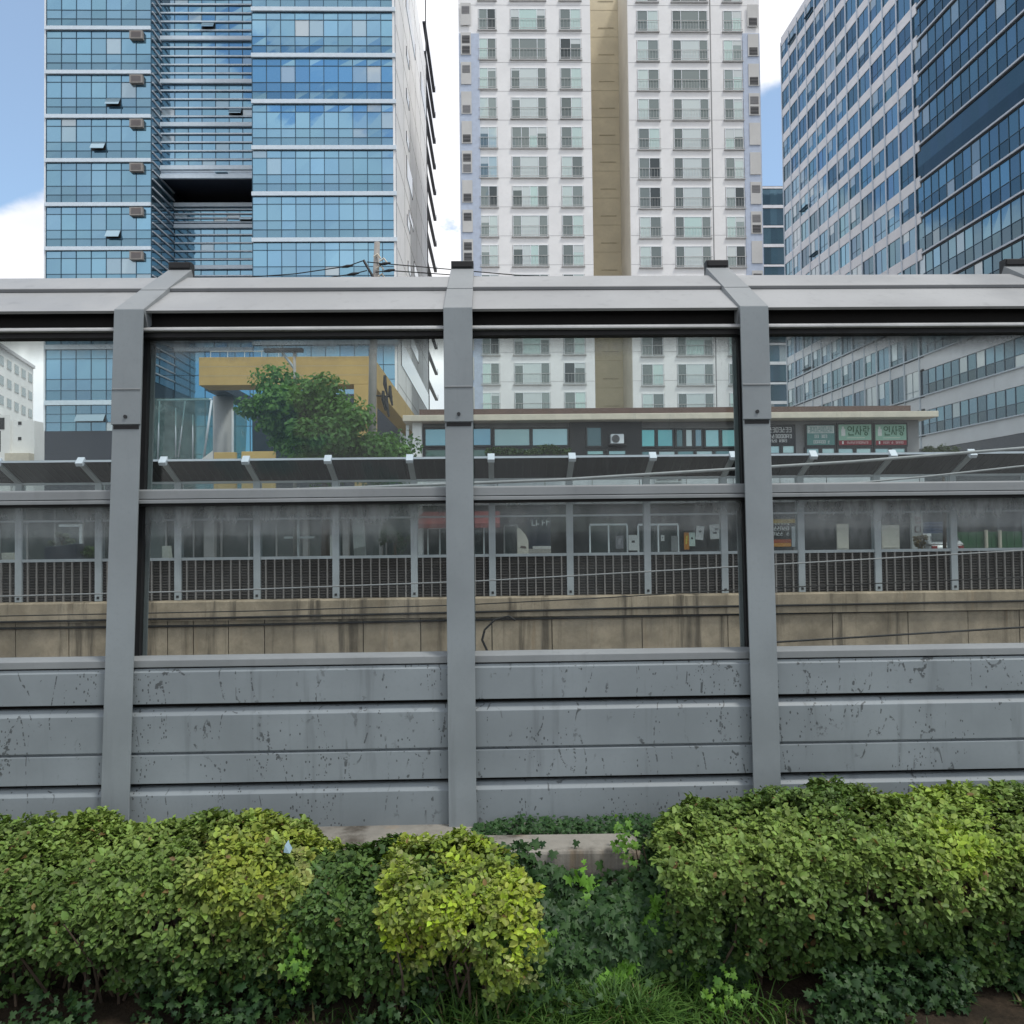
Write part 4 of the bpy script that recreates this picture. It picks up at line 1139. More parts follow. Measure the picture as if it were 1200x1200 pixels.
def insarang(mb, x0, x1, y, z0, z1, col, m=0):
    """the large three syllable word of the clinic banners"""
    w_ = (x1 - x0) / 3; h = z1 - z0; t = h * .13
    def bx_(u0, u1, v0, v1, k): mb.box(x0 + w_ * (k + u0 * .88), x0 + w_ * (k + u1 * .88), y - .012 - .0006 * (int(u0 * 100) % 3), y, z0 + h * v0, z0 + h * v1, m, col)
    def ring(k, u, v, r):
        cx_, cz_ = x0 + w_ * (k + u * .88), z0 + h * v
        pts = [(cx_ + math.cos(q) * r, y - .008, cz_ + math.sin(q) * r) for q in np.linspace(0, 2 * math.pi, 13)]
        mb.tube(pts, t * .42, 5, m, False, col)
    def diag(k, u0, v0, u1, v1):
        mb.tube([(x0 + w_ * (k + u0 * .88), y - .008, z0 + h * v0), (x0 + w_ * (k + u1 * .88), y - .008, z0 + h * v1)], t * .42, 5, m, True, col)
    ring(0, .32, .74, h * .2); bx_(.8, .95, .35, 1, 0); bx_(.12, .25, 0, .32, 0); bx_(.12, .95, 0, .12, 0)
    diag(1, .38, .98, .06, .1); diag(1, .3, .6, .6, .1); bx_(.72, .86, 0, 1, 1); bx_(.86, 1.02, .5, .62, 1)
    bx_(.06, .55, .88, 1, 2); bx_(.42, .55, .7, .9, 2); bx_(.06, .55, .66, .76, 2); bx_(.06, .18, .46, .68, 2); bx_(.06, .55, .42, .52, 2); bx_(.74, .88, .4, 1, 2); bx_(.88, 1.02, .66, .76, 2); ring(2, .5, .18, h * .15)
WHT = (1, 1, 1, 1)
def banner(label, a, c, t, b_, base, fn):
    x0, x1, z0, z1 = sx(a), sx(c), sz(b_, a), sz(t, a)
    th = thing('window_sign', label, 'sign', ((x0 + x1) / 2, YS - 0.1, z0), 'signs across the upper shop windows')
    m = MB(); m.box(x0, x1, YS - 0.12, YS - 0.02, z0, z1, 0, base)
    m.box(x0 - .06, x1 + .06, YS - 0.10, YS - 0.018, z0 - .07, z0 - .001, 0, (.02, .025, .03, 1)); m.box(x0 - .06, x1 + .06, YS - 0.10, YS - 0.018, z1 + .001, z1 + .07, 0, (.02, .025, .03, 1))
    m.box(x0 - .06, x0 - .001, YS - 0.11, YS - 0.019, z0, z1, 0, (.02, .025, .03, 1)); m.box(x1 + .001, x1 + .06, YS - 0.11, YS - 0.019, z0, z1, 0, (.02, .025, .03, 1))
    m.build('board', 'paint', th)
    m = MB(); fn(m, x0, x1, YS - 0.1215, z0, z1); m.build('lettering', 'paint', th)
rs = random.Random(3)
def f_dark(m, x0, x1, y, z0, z1):
    H = z1 - z0
    letter_strokes(m, x0 + .05, x1 - .1, y, z0 + H * .64, z0 + H * .93, 7, rs, WHT)
    letter_strokes(m, x0 + .05, x1 - .1, y, z0 + H * .30, z0 + H * .52, 8, rs, WHT); letter_strokes(m, x0 + .05, x1 - .3, y, z0 + H * .06, z0 + H * .22, 9, rs, WHT)
def f_teal(m, x0, x1, y, z0, z1):
    H = z1 - z0
    m.box(x0 + .02, x1 - .02, y - .004, y + .001, z0 + H * .60, z0 + H * .97, 0, (.85, .9, .88, 1))
    letter_strokes(m, x0 + .05, x1 - .08, y - .004, z0 + H * .64, z0 + H * .93, 8, rs, (.16, .38, .36, 1))
    letter_strokes(m, x0 + .3, x1 - .3, y, z0 + H * .36, z0 + H * .52, 6, rs, WHT); letter_strokes(m, x0 + .25, x1 - .2, y, z0 + H * .08, z0 + H * .24, 8, rs, WHT)
def f_green(m, x0, x1, y, z0, z1):
    H = z1 - z0; W = x1 - x0
    insarang(m, x0 + W * .27, x0 + W * .97, y, z0 + H * .46, z0 + H * .92, (.03, .16, .08, 1))
    m.box(x0 + W * .08, x0 + W * .20, y - .004, y + .001, z0 + H * .45, z0 + H * .78, 0, (.9, .92, .9, 1)); m.box(x0 + W * .10, x0 + W * .16, y - .003, y + .001, z0 + H * .781, z0 + H * .9, 0, (.9, .92, .9, 1))
    m.box(x0, x1, y - .003, y + .001, z0, z0 + H * .23, 0, (.33, .03, .05, 1))
    m.box(x0 + W * .1, x0 + W * .14, y - .009, y - .003, z0 + H * .05, z0 + H * .19, 0, WHT)
    letter_strokes(m, x0 + W * .24, x1 - W * .1, y - .003, z0 + H * .06, z0 + H * .17, 10, rs, (.85, .6, .6, 1))
    m.box(x0 + W * .25, x0 + W * .8, y - .003, y + .001, z0 + H * .33, z0 + H * .37, 0, (.7, .8, .7, 1))
banner('dark sign with three lines of white lettering, beside the right barrier post', 899, 930, 500, 520, (.025, .03, .04, 1), f_dark)
banner('teal and white sign with small lettering in the upper shop window', 945, 977, 499, 522, (.14, .33, .31, 1), f_teal)
banner('pale green clinic sign with a red strip, next to the teal sign', 982, 1020, 498, 522, (.36, .62, .48, 1), f_green)
banner('pale green clinic sign with a red strip, rightmost on the shop building', 1025, 1061, 498, 522, (.36, .62, .48, 1), f_green)

# air conditioner
ac = thing('air_conditioner', 'white air conditioner unit on the dark upper wall of the shop building', 'air conditioner', (sx(722), YS - .4, sz(523)))
m = MB(); x0, x1, z0, z1 = sx(714), sx(729), sz(521), sz(510)
m.box(x0, x1, YS - .55, YS - .2, z0, z1); m.build('casing', 'white_metal', ac, bevel=0.02)
m = MB(); cx_, cz_ = x0 + (x1 - x0) * .36, (z0 + z1) / 2
for r_ in (.15, .11, .07, .03): m.tube([(cx_ + math.cos(q) * r_, YS - .565, cz_ + math.sin(q) * r_) for q in np.linspace(0, 6.2832, 17)], .008, 4, 0, False)
m.tube([(cx_, YS - .556, cz_), (cx_, YS - .552, cz_)], .16, 16, 1)
m.build('fan_grille', ['dark_steel', 'shop_wall'], ac)
m = MB(); m.box(x0 - .08, x1 + .12, YS - .56, YS - .15, z0 - .07, z0 - .002); m.box(x1 + .03, x1 + .12, YS - .5, YS - .15, z0 - .002, z1 - .1); m.build('bracket', 'gasket', ac)
# fascia lettering sign
fs_ = thing('fascia_sign', 'long white fascia sign with one line of lettering over the shop doors', 'sign', (sx(778), YS - .3, sz(566)))
m = MB(); m.box(sx(765), sx(797), YS - .33, YS - .255, sz(566), sz(558), 0, (.75, .76, .76, 1)); m.build('board', 'paint', fs_)
m = MB(); letter_strokes(m, sx(767), sx(790), YS - .3305, sz(563.6), sz(560.4), 8, rs, (.15, .16, .16, 1)); m.box(sx(792), sx(795.5), YS - .345, YS - .3305, sz(564), sz(560), 0, (.1, .1, .1, 1)); m.build('lettering', 'paint', fs_)

# red awning
aw = MB()
for k in range(9):
    x0 = sx(493) + (sx(585) - sx(493)) * k / 9; x1 = sx(493) + (sx(585) - sx(493)) * (k + 1) / 9
    aw.prism_x([(YS - .27, sz(597)), (YS - 1.2, sz(611)), (YS - 1.2, sz(616)), (YS - 1.17, sz(616)), (YS - .27, sz(600))], x0, x1 - .004, 0, (.42, .06, .05, 1) if k % 2 else (.36, .05, .045, 1))
tag(aw.build('awning', 'paint', loc=(sx(540), YS - .7, sz(605))), 'red striped shop awning beside the middle barrier post', 'awning')

# passage end wall, seen through the open ground floor
pw = thing('store_front', 'dark store front with pale lettering, at the far end of the passage through the shops', 'store front', (X(650, 63), 63, TB))
m = MB(); m.box(X(560, 63), X(720, 63), 63, 66, TB, 5.5); m.build('wall', 'slate_base', pw)
m = MB(); m.box(X(624, 62.4), X(700, 62.4), 62.4, 62.99, TB, Z(640, 62.4, 650)); m.build('plinth', 'pale_wall', pw)
m = MB()
for k, a in enumerate((623, 628, 635, 640, 656)):
    x = X(a, 62.9); h = .45
    m.box(x, x + .06, 62.9, 62.995, Z(616, 63, a), Z(616, 63, a) + h); m.box(x + .07, x + .26, 62.9, 62.995, Z(616, 63, a) + (.1 * k) % .35, Z(616, 63, a) + (.1 * k) % .35 + .07)
m.build('lettering', 'white_metal', pw)
pc = MB(); x0, x1 = sx(605), sx(618); pc.prism_y([(x0, TB), (x1, TB), (x1, sz(632)), (x1 - .12, sz(624)), (x0 + .1, sz(617)), (x0, sz(617))], YS - .1, YS + .25)
pc.prism_y([(x0 + .1, sz(640)), (x1 - .08, sz(641)), (x1 - .12, sz(638)), (x0 + .15, sz(637.5))], YS - .11, YS - .099, 1)
tag(pc.build('ice_box', ['pale_tan_wall', 'roof_brown'], bevel=.01, loc=(sx(611), YS, TB)), 'pale curved display cabinet at the mouth of the passage', 'cabinet')

def poster(label, a, c, t, b_, base, mark, tilt=0.0, y=YS + .18, n=2):
    x0, x1, z0, z1 = X(a, y), X(c, y), Z(b_, y, a), Z(t, y, a)
    m = MB(); dzt = tilt * (x1 - x0)
    m.hexa([(x0 + tilt * .5, y - .012, z0), (x1 + tilt * .5, y - .012, z0 + dzt), (x1 + tilt * .5, y, z0 + dzt), (x0 + tilt * .5, y, z0)],
           [(x0, y - .012, z1), (x1, y - .012, z1 + dzt), (x1, y, z1 + dzt), (x0, y, z1)], 0, base)
    r_ = random.Random(a)
    for k in range(n):
        u = x0 + (x1 - x0) * r_.uniform(.25, .45); v = z0 + (z1 - z0) * (0.25 + .5 * (k + .5) / n)
        m.box(u, u + (x1 - x0) * .32, y - .016, y - .0125, v, v + (z1 - z0) * .14, 0, mark)
    return tag(m.build('poster', 'paint', loc=((x0 + x1) / 2, y, z0)), label, 'poster', 'posters on the shop fronts')
W_ = (.72, .74, .74, 1); K_ = (.05, .05, .06, 1)
poster('white poster with a dark square, between the two glass doors', 736, 748, 627, 645, W_, K_, 0, n=1)
poster('grey printed sheet on the left glass door', 721, 730, 628, 643, (.22, .22, .25, 1), (.4, .4, .42, 1), 0, n=3)
poster('small white notice on the right glass door', 774, 778, 627, 634, W_, K_, 0, n=1)
poster('pale panel standing at the foot of the right glass door', 786, 794, 628, 646, (.26, .27, .28, 1), (.3, .3, .3, 1), 0, n=1)
poster('red and yellow poster in the shop window', 801, 807, 624, 644, (.55, .22, .03, 1), (.75, .62, .1, 1), 0, n=3)
poster('mint white poster right beside the red and yellow one', 807, 814, 624, 640, (.6, .72, .66, 1), K_, 0, n=1)
poster('narrow white poster hanging crooked', 816, 825, 616, 632, W_, K_, -.12, n=1)
poster('large white poster hanging crooked, rightmost in the row', 831, 845, 615, 632, W_, K_, .06, n=2)

# sign board with hazard stripe
ob = thing('sign_board', 'orange and black sign board with white lettering beside the right barrier post', 'sign board', (X(916, 24), 24, ZF))
x0, x1 = X(900, 24), X(932, 24); zq = lambda p: Z(p, 24, 915)
m = MB(); m.box(x0, x1, 24, 24.08, zq(642), zq(608), 0, (.02, .022, .025, 1)); m.box(x0, x0 + .06, 24, 24.06, ZF, zq(642), 0, (.3, .3, .3, 1)); m.box(x1 - .06, x1, 24, 24.06, ZF, zq(642), 0, (.3, .3, .3, 1))
m.build('board', 'paint', ob)
m = MB(); m.box(x0, x1, 23.99, 23.9995, zq(613), zq(608.4), 0, (.55, .36, .03, 1)); m.box(x0, x1 - .15, 23.99, 23.9995, zq(636), zq(632), 0, (.5, .1, .03, 1)); m.box(x0, x1 - .15, 23.99, 23.9995, zq(640.5), zq(636.3), 0, (.75, .33, .06, 1)); m.box(x1 - .13, x1 - .02, 23.99, 23.9995, zq(641), zq(617), 0, (.6, .65, .7, 1))
k = x0
while k < x1 - .2: m.box(k, k + .06, 23.985, 23.9992, zq(614.6), zq(613.3), 0, (.8, .8, .75, 1)); k += .1
m.build('stripe', 'paint', ob)
m = MB(); letter_strokes(m, x0 + .06, x1 - .2, 23.9995, zq(621.5), zq(617), 6, rs, WHT); letter_strokes(m, x0 + .06, x1 - .2, 23.9995, zq(627.5), zq(623.2), 6, rs, WHT); m.build('lettering', 'paint', ob)
# beige site panels, green fence, vertical sign
for lab, a, c, t in (('narrow beige panel leaning upright behind the louvres, right of the orange sign board', 980.5, 994, 614), ('wider beige grey panel behind the louvres, left of the white car', 1033, 1053.5, 615.5)):
    m = MB(); x0, x1 = X(a, 28), X(c, 28); m.box(x0, x1, 28, 28.06, ZF, Z(t, 28, a)); m.box(x0 + .03, x1 - .03, 27.985, 27.999, ZF + .9, ZF + .95)
    tag(m.build('site_panel', 'pale_tan_wall', bevel=.008, loc=((x0 + x1) / 2, 28, ZF)), lab, 'panel', 'site panels on the far street')
gf = thing('mesh_fence', 'green sheet fence with two pale posts behind the far louvres at the right', 'fence', (X(1160, 39), 39, ZF))
m = MB()
n = 40; xa_, xb_ = X(1112, 39), X(1290, 39)
for k in range(n):
    a = xa_ + (xb_ - xa_) * k / n; c = xa_ + (xb_ - xa_) * (k + 1) / n; o_ = .02 if k % 2 else 0
    m.box(a, c, 39 - o_, 39.02 - o_, ZF + .1, Z(623, 39, 1160) + .01 * math.sin(k), 0, (.03, .13, .05, 1))
m.build('sheet', 'paint', gf)
for a in (1155, 1171, 1210):
    m = MB(); x = X(a, 38.9); m.tube([(x, 38.9, ZF), (x, 38.9, Z(621, 38.9, a))], .08, 10); m.build('post', 'cream', gf)
vs2 = thing('shop_sign', 'white vertical shop sign with dark red characters', 'sign', (X(1075, 29), 29, ZF))
m = MB(); x0, x1 = X(1068, 29), X(1081, 29); m.box(x0, x1, 29, 29.12, ZF, Z(600, 29, 1075), 0, (.55, .56, .55, 1)); m.build('board', 'paint', vs2)
m = MB(); letter_strokes(m, x0 + .08, x1 - .04, 28.999, Z(613.5, 29, 1075), Z(606, 29, 1075), 1, random.Random(8), (.22, .05, .05, 1)); letter_strokes(m, x0 + .08, x1 - .04, 28.999, Z(624, 29, 1075), Z(616, 29, 1075), 1, random.Random(4), (.12, .06, .06, 1)); m.build('lettering', 'paint', vs2)
m = MB()
for k in range(12):
    z = Z(612, 42.4, 1100) - .16 * k
    m.prism_x([(42.4, z), (42.34, z - .02), (42.34, z - .13), (42.4, z - .15)], X(1081, 42.4), X(1116, 42.4), 0, (.05, .09, .2, 1))
tag(m.build('roller_shutter', 'paint', loc=(X(1100, 42.4), 42.4, ZF)), 'dark blue roller shutter behind the white car', 'shutter')
# steel post frame and cross bar of the left street side
cf = thing('sign_stand', 'white steel sign frame over a dark planter, near the left edge', 'sign stand', (X(82, 27), 27, ZF))
m = MB(); a, c = X(69, 27), X(95, 27); z = Z(615.5, 27, 82)
m.box(a, c, 27, 27.08, z - .05, z + .03); m.box(c - .06, c, 27, 27.08, ZF, z - .05); m.build('frame', 'white_metal', cf)
m = MB(); m.hexa([(X(56, 26.6), 26.4, ZF), (X(95, 26.6), 26.4, ZF), (X(95, 26.6), 26.9, ZF), (X(56, 26.6), 26.9, ZF)], [(X(56, 26.6), 26.4, Z(641, 26.6, 60)), (X(93, 26.6), 26.4, Z(637, 26.6, 90)), (X(93, 26.6), 26.9, Z(637, 26.6, 90)), (X(56, 26.6), 26.9, Z(641, 26.6, 60))])
tag(m.build('planter_box', 'slate_base', bevel=.02, loc=(X(75, 26.6), 26.6, ZF)), 'dark planter trough under the white sign frame', 'planter')
cb = MB(); cb.box(X(343.5, 33), X(350, 33), 33, 33.2, TB, 4.4); cb.box(X(333, 32.95), X(368, 32.95), 32.9, 32.99, Z(631, 33, 350), Z(628.5, 33, 350))
tag(cb.build('gate_post', 'far_paint', loc=(X(347, 33), 33, TB)), 'pale post with a white crossbar behind the far glass, left of the street tree trunk', 'post')
for lab, a, c, t, b_, colr in (('pale hanging curtain sheet beside the tree trunk behind the far glass', 414, 428, 606, 643, (.42, .46, .46, 1)), ('white leaning board at the foot of the far barrier post', 387, 392, 628, 650, (.6, .62, .6, 1)), ('small pale crate on the far pavement at the left', 191, 200, 640, 649, (.5, .52, .48, 1)), ('parked pale kiosk box at the left edge of the far street', 3, 18, 648, 660, (.5, .5, .45, 1))):
    m = MB(); x0, x1 = X(a, 30), X(c, 30)
    m.hexa([(x0, 30, Z(b_, 30, a) if b_ < 645 else ZF), (x1, 30, (Z(b_, 30, a) + .1) if b_ < 645 else ZF), (x1, 30.3, ZF + .3), (x0, 30.3, ZF + .3)], [(x0 - .05, 30, Z(t, 30, a)), (x1 - .1, 30, Z(t, 30, a)), (x1 - .1, 30.3, Z(t, 30, a)), (x0 - .05, 30.3, Z(t, 30, a))], 0, colr)
    tag(m.build('panel', 'paint', bevel=.01, loc=((x0 + x1) / 2, 30, ZF)), lab, 'panel')

# ------------------------------------------------------------------ parked white car (rear end on), street side
YCAR = 34.0
car = thing('parked_car', 'parked white hatchback behind the far louvres at the right', 'car', (X(1110, YCAR), YCAR, ZF))
cx_ = X(1110, YCAR)
def loft(mb, secs, m=0, col=None, caps=True):
    n = len(secs[0]); vs = [p for s_ in secs for p in s_]; fs = []
    for i in range(len(secs) - 1):
        for k in range(n): fs.append((i * n + k, i * n + (k + 1) % n, (i + 1) * n + (k + 1) % n, (i + 1) * n + k))
    if caps: fs.append(tuple(range(n - 1, -1, -1))); fs.append(tuple(range((len(secs) - 1) * n, len(secs) * n)))
    mb.poly(vs, fs, m, col)
def ring_sec(y, w0, w1, z0, z1, sh_=.12):
    hw = [(-w0, z0 + sh_), (-w0 * .92, z0), (w0 * .92, z0), (w0, z0 + sh_), (w1, z1 - sh_), (w1 * .85, z1), (-w1 * .85, z1), (-w1, z1 - sh_)]
    return [(cx_ + a, YCAR + y, ZF + c * .9) for a, c in hw]
m = MB()
loft(m, [ring_sec(0, .72, .70, .35, .75), ring_sec(.12, .82, .78, .25, .92), ring_sec(1.0, .86, .82, .22, .95), ring_sec(2.9, .86, .82, .22, .93), ring_sec(3.6, .82, .74, .25, .82), ring_sec(3.95, .70, .62, .35, .62)], 0, (.85, .86, .87, 1))
body = m.build('body', 'gloss_paint', car, bevel=.03, smooth=True)
m = MB()
loft(m, [ring_sec(.1, .78, .70, .90, 1.0, .03), ring_sec(.45, .80, .62, .90, 1.40, .1), ring_sec(1.6, .80, .62, .90, 1.47, .1), ring_sec(2.1, .80, .60, .90, 1.40, .1), ring_sec(2.9, .78, .70, .90, .98, .03)], 0, (.85, .86, .87, 1))
cab = m.build('cabin', 'gloss_paint', car, smooth=True)
m = MB()
p0 = [(cx_ - .62, YCAR + .13, ZF + 1.0), (cx_ + .62, YCAR + .13, ZF + 1.0), (cx_ + .52, YCAR + .40, ZF + 1.32), (cx_ - .52, YCAR + .40, ZF + 1.32)]
m.hexa(p0, [(a, c - .03, d + .015) for a, c, d in p0]); m.build('rear_window', 'street_glass', cab)
for s_ in (-1, 1):
    m = MB(); q = [(cx_ + s_ * .80, YCAR + .7, ZF + .98), (cx_ + s_ * .80, YCAR + 2.3, ZF + .98), (cx_ + s_ * .66, YCAR + 1.9, ZF + 1.35), (cx_ + s_ * .66, YCAR + .8, ZF + 1.35)]
    m.hexa(q, [(a + s_ * .02, c, d) for a, c, d in q]); m.build('side_window', 'street_glass', cab)
    m = MB(); m.box(cx_ + s_ * .6 - .12, cx_ + s_ * .6 + .12, YCAR - .02, YCAR + .1, ZF + .62, ZF + .78, 0, (.35, .02, .02, 1)); m.build('tail_light', 'gloss_paint', car, bevel=.02)
    for y in (.75, 3.15):
        m = MB(); m.tube([(cx_ + s_ * .70, YCAR + y, ZF + .30), (cx_ + s_ * .89, YCAR + y, ZF + .30)], .30, 20); wh = m.build('wheel', 'rubber', car)
        m = MB(); m.tube([(cx_ + s_ * .885, YCAR + y, ZF + .30), (cx_ + s_ * .90, YCAR + y, ZF + .30)], .19, 14); m.build('rim', 'white_metal', wh)

# ------------------------------------------------------------------ person standing at the end of the passage
def person(label, x, y, zg, h, face=-1):
    me = bpy.data.meshes.new('person'); k = h / 1.7
    J = [(0, 0, .95, .13), (0, 0, 1.12, .12), (0, 0, 1.32, .15), (0, 0, 1.44, .06), (0, face * .015, 1.52, .065), (0, face * .01, 1.62, .095),
         (-.18, 0, 1.37, .055), (-.23, 0, 1.10, .042), (-.22, face * .06, .88, .03), (-.22, face * .08, .79, .03),
         (.18, 0, 1.37, .055), (.23, 0, 1.10, .042), (.22, face * .05, .88, .03), (.22, face * .07, .79, .03),
         (-.095, 0, .86, .085), (-.10, face * .01, .48, .058), (-.11, 0, .09, .04), (-.12, face * .13, .04, .035),
         (.095, 0, .86, .085), (.10, face * .03, .48, .058), (.12, 0, .09, .04), (.13, face * .13, .04, .035)]
    E = [(0, 1), (1, 2), (2, 3), (3, 4), (4, 5), (2, 6), (6, 7), (7, 8), (8, 9), (2, 10), (10, 11), (11, 12), (12, 13), (0, 14), (14, 15), (15, 16), (16, 17), (0, 18), (18, 19), (19, 20), (20, 21)]
    me.from_pydata([(a * k, c * k, d * k) for a, c, d, _ in J], E, [])
    tmp = bpy.data.objects.new('person', me); COL.objects.link(tmp)
    sk = tmp.modifiers.new('skin', 'SKIN'); me.skin_vertices.new() if not me.skin_vertices else None
    for v_, j in zip(me.skin_vertices[0].data, J): v_.radius = (j[3] * k, j[3] * k * .85); v_.use_root = False
    me.skin_vertices[0].data[0].use_root = True
    su = tmp.modifiers.new('sub', 'SUBSURF'); su.levels = 1; su.render_levels = 1
    dg = bpy.context.evaluated_depsgraph_get()
    nm_ = bpy.data.meshes.new_from_object(tmp.evaluated_get(dg)); nm_.name = 'person'
    bpy.data.objects.remove(tmp)
    for mt in ('skin', 'cloth_light', 'cloth_dark', 'shop_dark'): nm_.materials.append(M[mt])
    for p in nm_.polygons:
        z = p.center.z / k; p.use_smooth = True
        p.material_index = 0 if z > 1.45 or (z < .84 and abs(p.center.x) > .19 * k) else 1 if z > .93 else 2 if z > .08 else 3
    o = bpy.data.objects.new('person', nm_); COL.objects.link(o); o.location = (x, y, zg); LOC[o.name] = (x, y, zg)
    tag(o, label, 'person')
    m = MB(); hz = zg + 1.66 * k
    secs = []
    for a, r_ in ((-.05, .098), (0, .108), (.05, .09), (.085, .045)):
        secs.append([(x + math.cos(q) * r_ * k, y - face * .018 * k + math.sin(q) * r_ * k, hz + a * k) for q in np.linspace(0, 2 * math.pi, 12, endpoint=False)])
    loft(m, secs); m.build('hair', 'shop_dark', o, smooth=True)
plain('skin', (.45, .28, .2), .5); plain('cloth_light', (.35, .36, .36), .8); plain('cloth_dark', (.03, .032, .04), .8)
person('person in a pale top and dark trousers standing at the end of the passage', X(652, 61), 61, TB, Z(624, 61, 652) - TB)
# ------------------------------------------------------------------ foliage
def leaf_mesh(name, pos, nor, tip, size, col, mat, parent=None, shape='oval', loc=(0, 0, 0), fold=0.25, curl=0.15):
    """one mesh of individual leaves. pos, nor, tip: (n,3); size: (n,); col: (n,3)"""
    n = len(pos)
    nor = nor / np.linalg.norm(nor, axis=1, keepdims=True)
    tip = tip - nor * np.sum(tip * nor, axis=1, keepdims=True)
    tip = tip / (np.linalg.norm(tip, axis=1, keepdims=True) + 1e-9)
    side = np.cross(nor, tip)
    if shape == 'oval':
        tpl = np.array([(0, 0, 0), (.30, .27, fold * .27), (.28, .68, fold * .25), (0, 1, -curl), (-.28, .68, fold * .25), (-.30, .27, fold * .27), (0, .5, -curl * .1)])
        faces = [(0, 1, 2, 6), (6, 2, 3), (6, 3, 4), (0, 6, 4, 5)]
    elif shape == 'ivy':
        pts = [(0, 0.1), (.22, -.08), (.52, .12), (.30, .34), (.46, .66), (.16, .62), (0, 1.05), (-.16, .62), (-.46, .66), (-.30, .34), (-.52, .12), (-.22, -.08)]
        tpl = np.array([(a, b, -abs(a) * .25 - .1 * b * b) for a, b in pts] + [(0, .35, .02)])
        faces = [(12, i, (i + 1) % 12) for i in range(12)]
    else:
        tpl = np.array([(0, 0, 0), (.42, .35, 0.08), (.2, .8, 0.0), (0, 1, -.1), (-.2, .8, 0), (-.42, .35, .08)])
        faces = [(0, 1, 2, 3), (0, 3, 4, 5)]
    k = len(tpl)
    V = pos[:, None, :] + size[:, None, None] * (tpl[None, :, 0:1] * side[:, None, :] + tpl[None, :, 1:2] * tip[:, None, :] + tpl[None, :, 2:3] * nor[:, None, :])
    V = (V.reshape(-1, 3) - np.array(loc)).astype(np.float32)
    lens = np.array([len(f) for f in faces]); base = np.concatenate([np.array(f) for f in faces])
    loops = (np.arange(n)[:, None] * k + base[None, :]).ravel().astype(np.int32)
    ltot = np.tile(lens, n); lstart = np.concatenate([[0], np.cumsum(ltot)[:-1]]).astype(np.int32)
    me = bpy.data.meshes.new(name)
    me.vertices.add(len(V)); me.vertices.foreach_set('co', V.ravel())
    me.loops.add(len(loops)); me.loops.foreach_set('vertex_index', loops)
    me.polygons.add(len(ltot)); me.polygons.foreach_set('loop_start', lstart); me.polygons.foreach_set('loop_total', ltot.astype(np.int32))
    me.update(calc_edges=True)
    at = me.color_attributes.new('col', 'FLOAT_COLOR', 'POINT')
    c4 = np.ones((n, k, 4), np.float32); c4[:, :, :3] = col[:, None, :]
    at.data.foreach_set('color', c4.ravel())
    me.materials.append(M[mat]); me.validate()
    o = bpy.data.objects.new(name, me); COL.objects.link(o)
    if parent: o.parent = parent
    else: o.location = loc
    LOC[o.name] = tuple(loc)
    return o
def unit(v): return v / (np.linalg.norm(v, axis=1, keepdims=True) + 1e-9)
def nz(p, s, seed=0.0):
    return np.array([mnoise.noise(Vector((a * s + seed, b * s - seed, c * s + 2 * seed))) for a, b, c in p])

def shoots(pos, axis, per, size, col, spread=0.9, jit=0.25):
    """rosettes: `per` leaves round each shoot axis"""
    n = len(pos)
    P_ = np.repeat(pos, per, 0); A = unit(np.repeat(axis, per, 0))
    r = unit(rng.normal(size=P_.shape)); r = unit(r - A * np.sum(r * A, 1, keepdims=True))
    el = rng.uniform(.15, 1.0, (len(P_), 1))
    tip = unit(r * spread + A * el)
    nor = unit(A * 0.9 - r * (el - .1) * .7 + rng.normal(size=P_.shape) * jit)
    S = np.repeat(size, per) * rng.uniform(.5, 1.2, len(P_))
    P_ = P_ + A * rng.uniform(-.035, .012, (len(P_), 1)) + r * 0.004
    c = np.repeat(col, per, 0) * rng.uniform(.62, 1.34, (len(P_), 1)) * rng.uniform(.94, 1.06, P_.shape)
    c = np.where((rng.random(len(P_)) < .012)[:, None], np.array((.20, .13, .05)) * rng.uniform(.5, 1.2, (len(P_), 1)), c)
    return P_, nor, tip, S, c

G_DARK = np.array((.030, .072, .020)); G_MID = np.array((.085, .150, .034)); G_LITE = np.array((.190, .275, .060))
G_YEL = np.array((.285, .335, .045)); G_LIME = np.array((.290, .400, .030)); G_PALE = np.array((.36, .38, .15))
def mixn(a, b, t): return a * (1 - t[:, None]) + b * t[:, None]

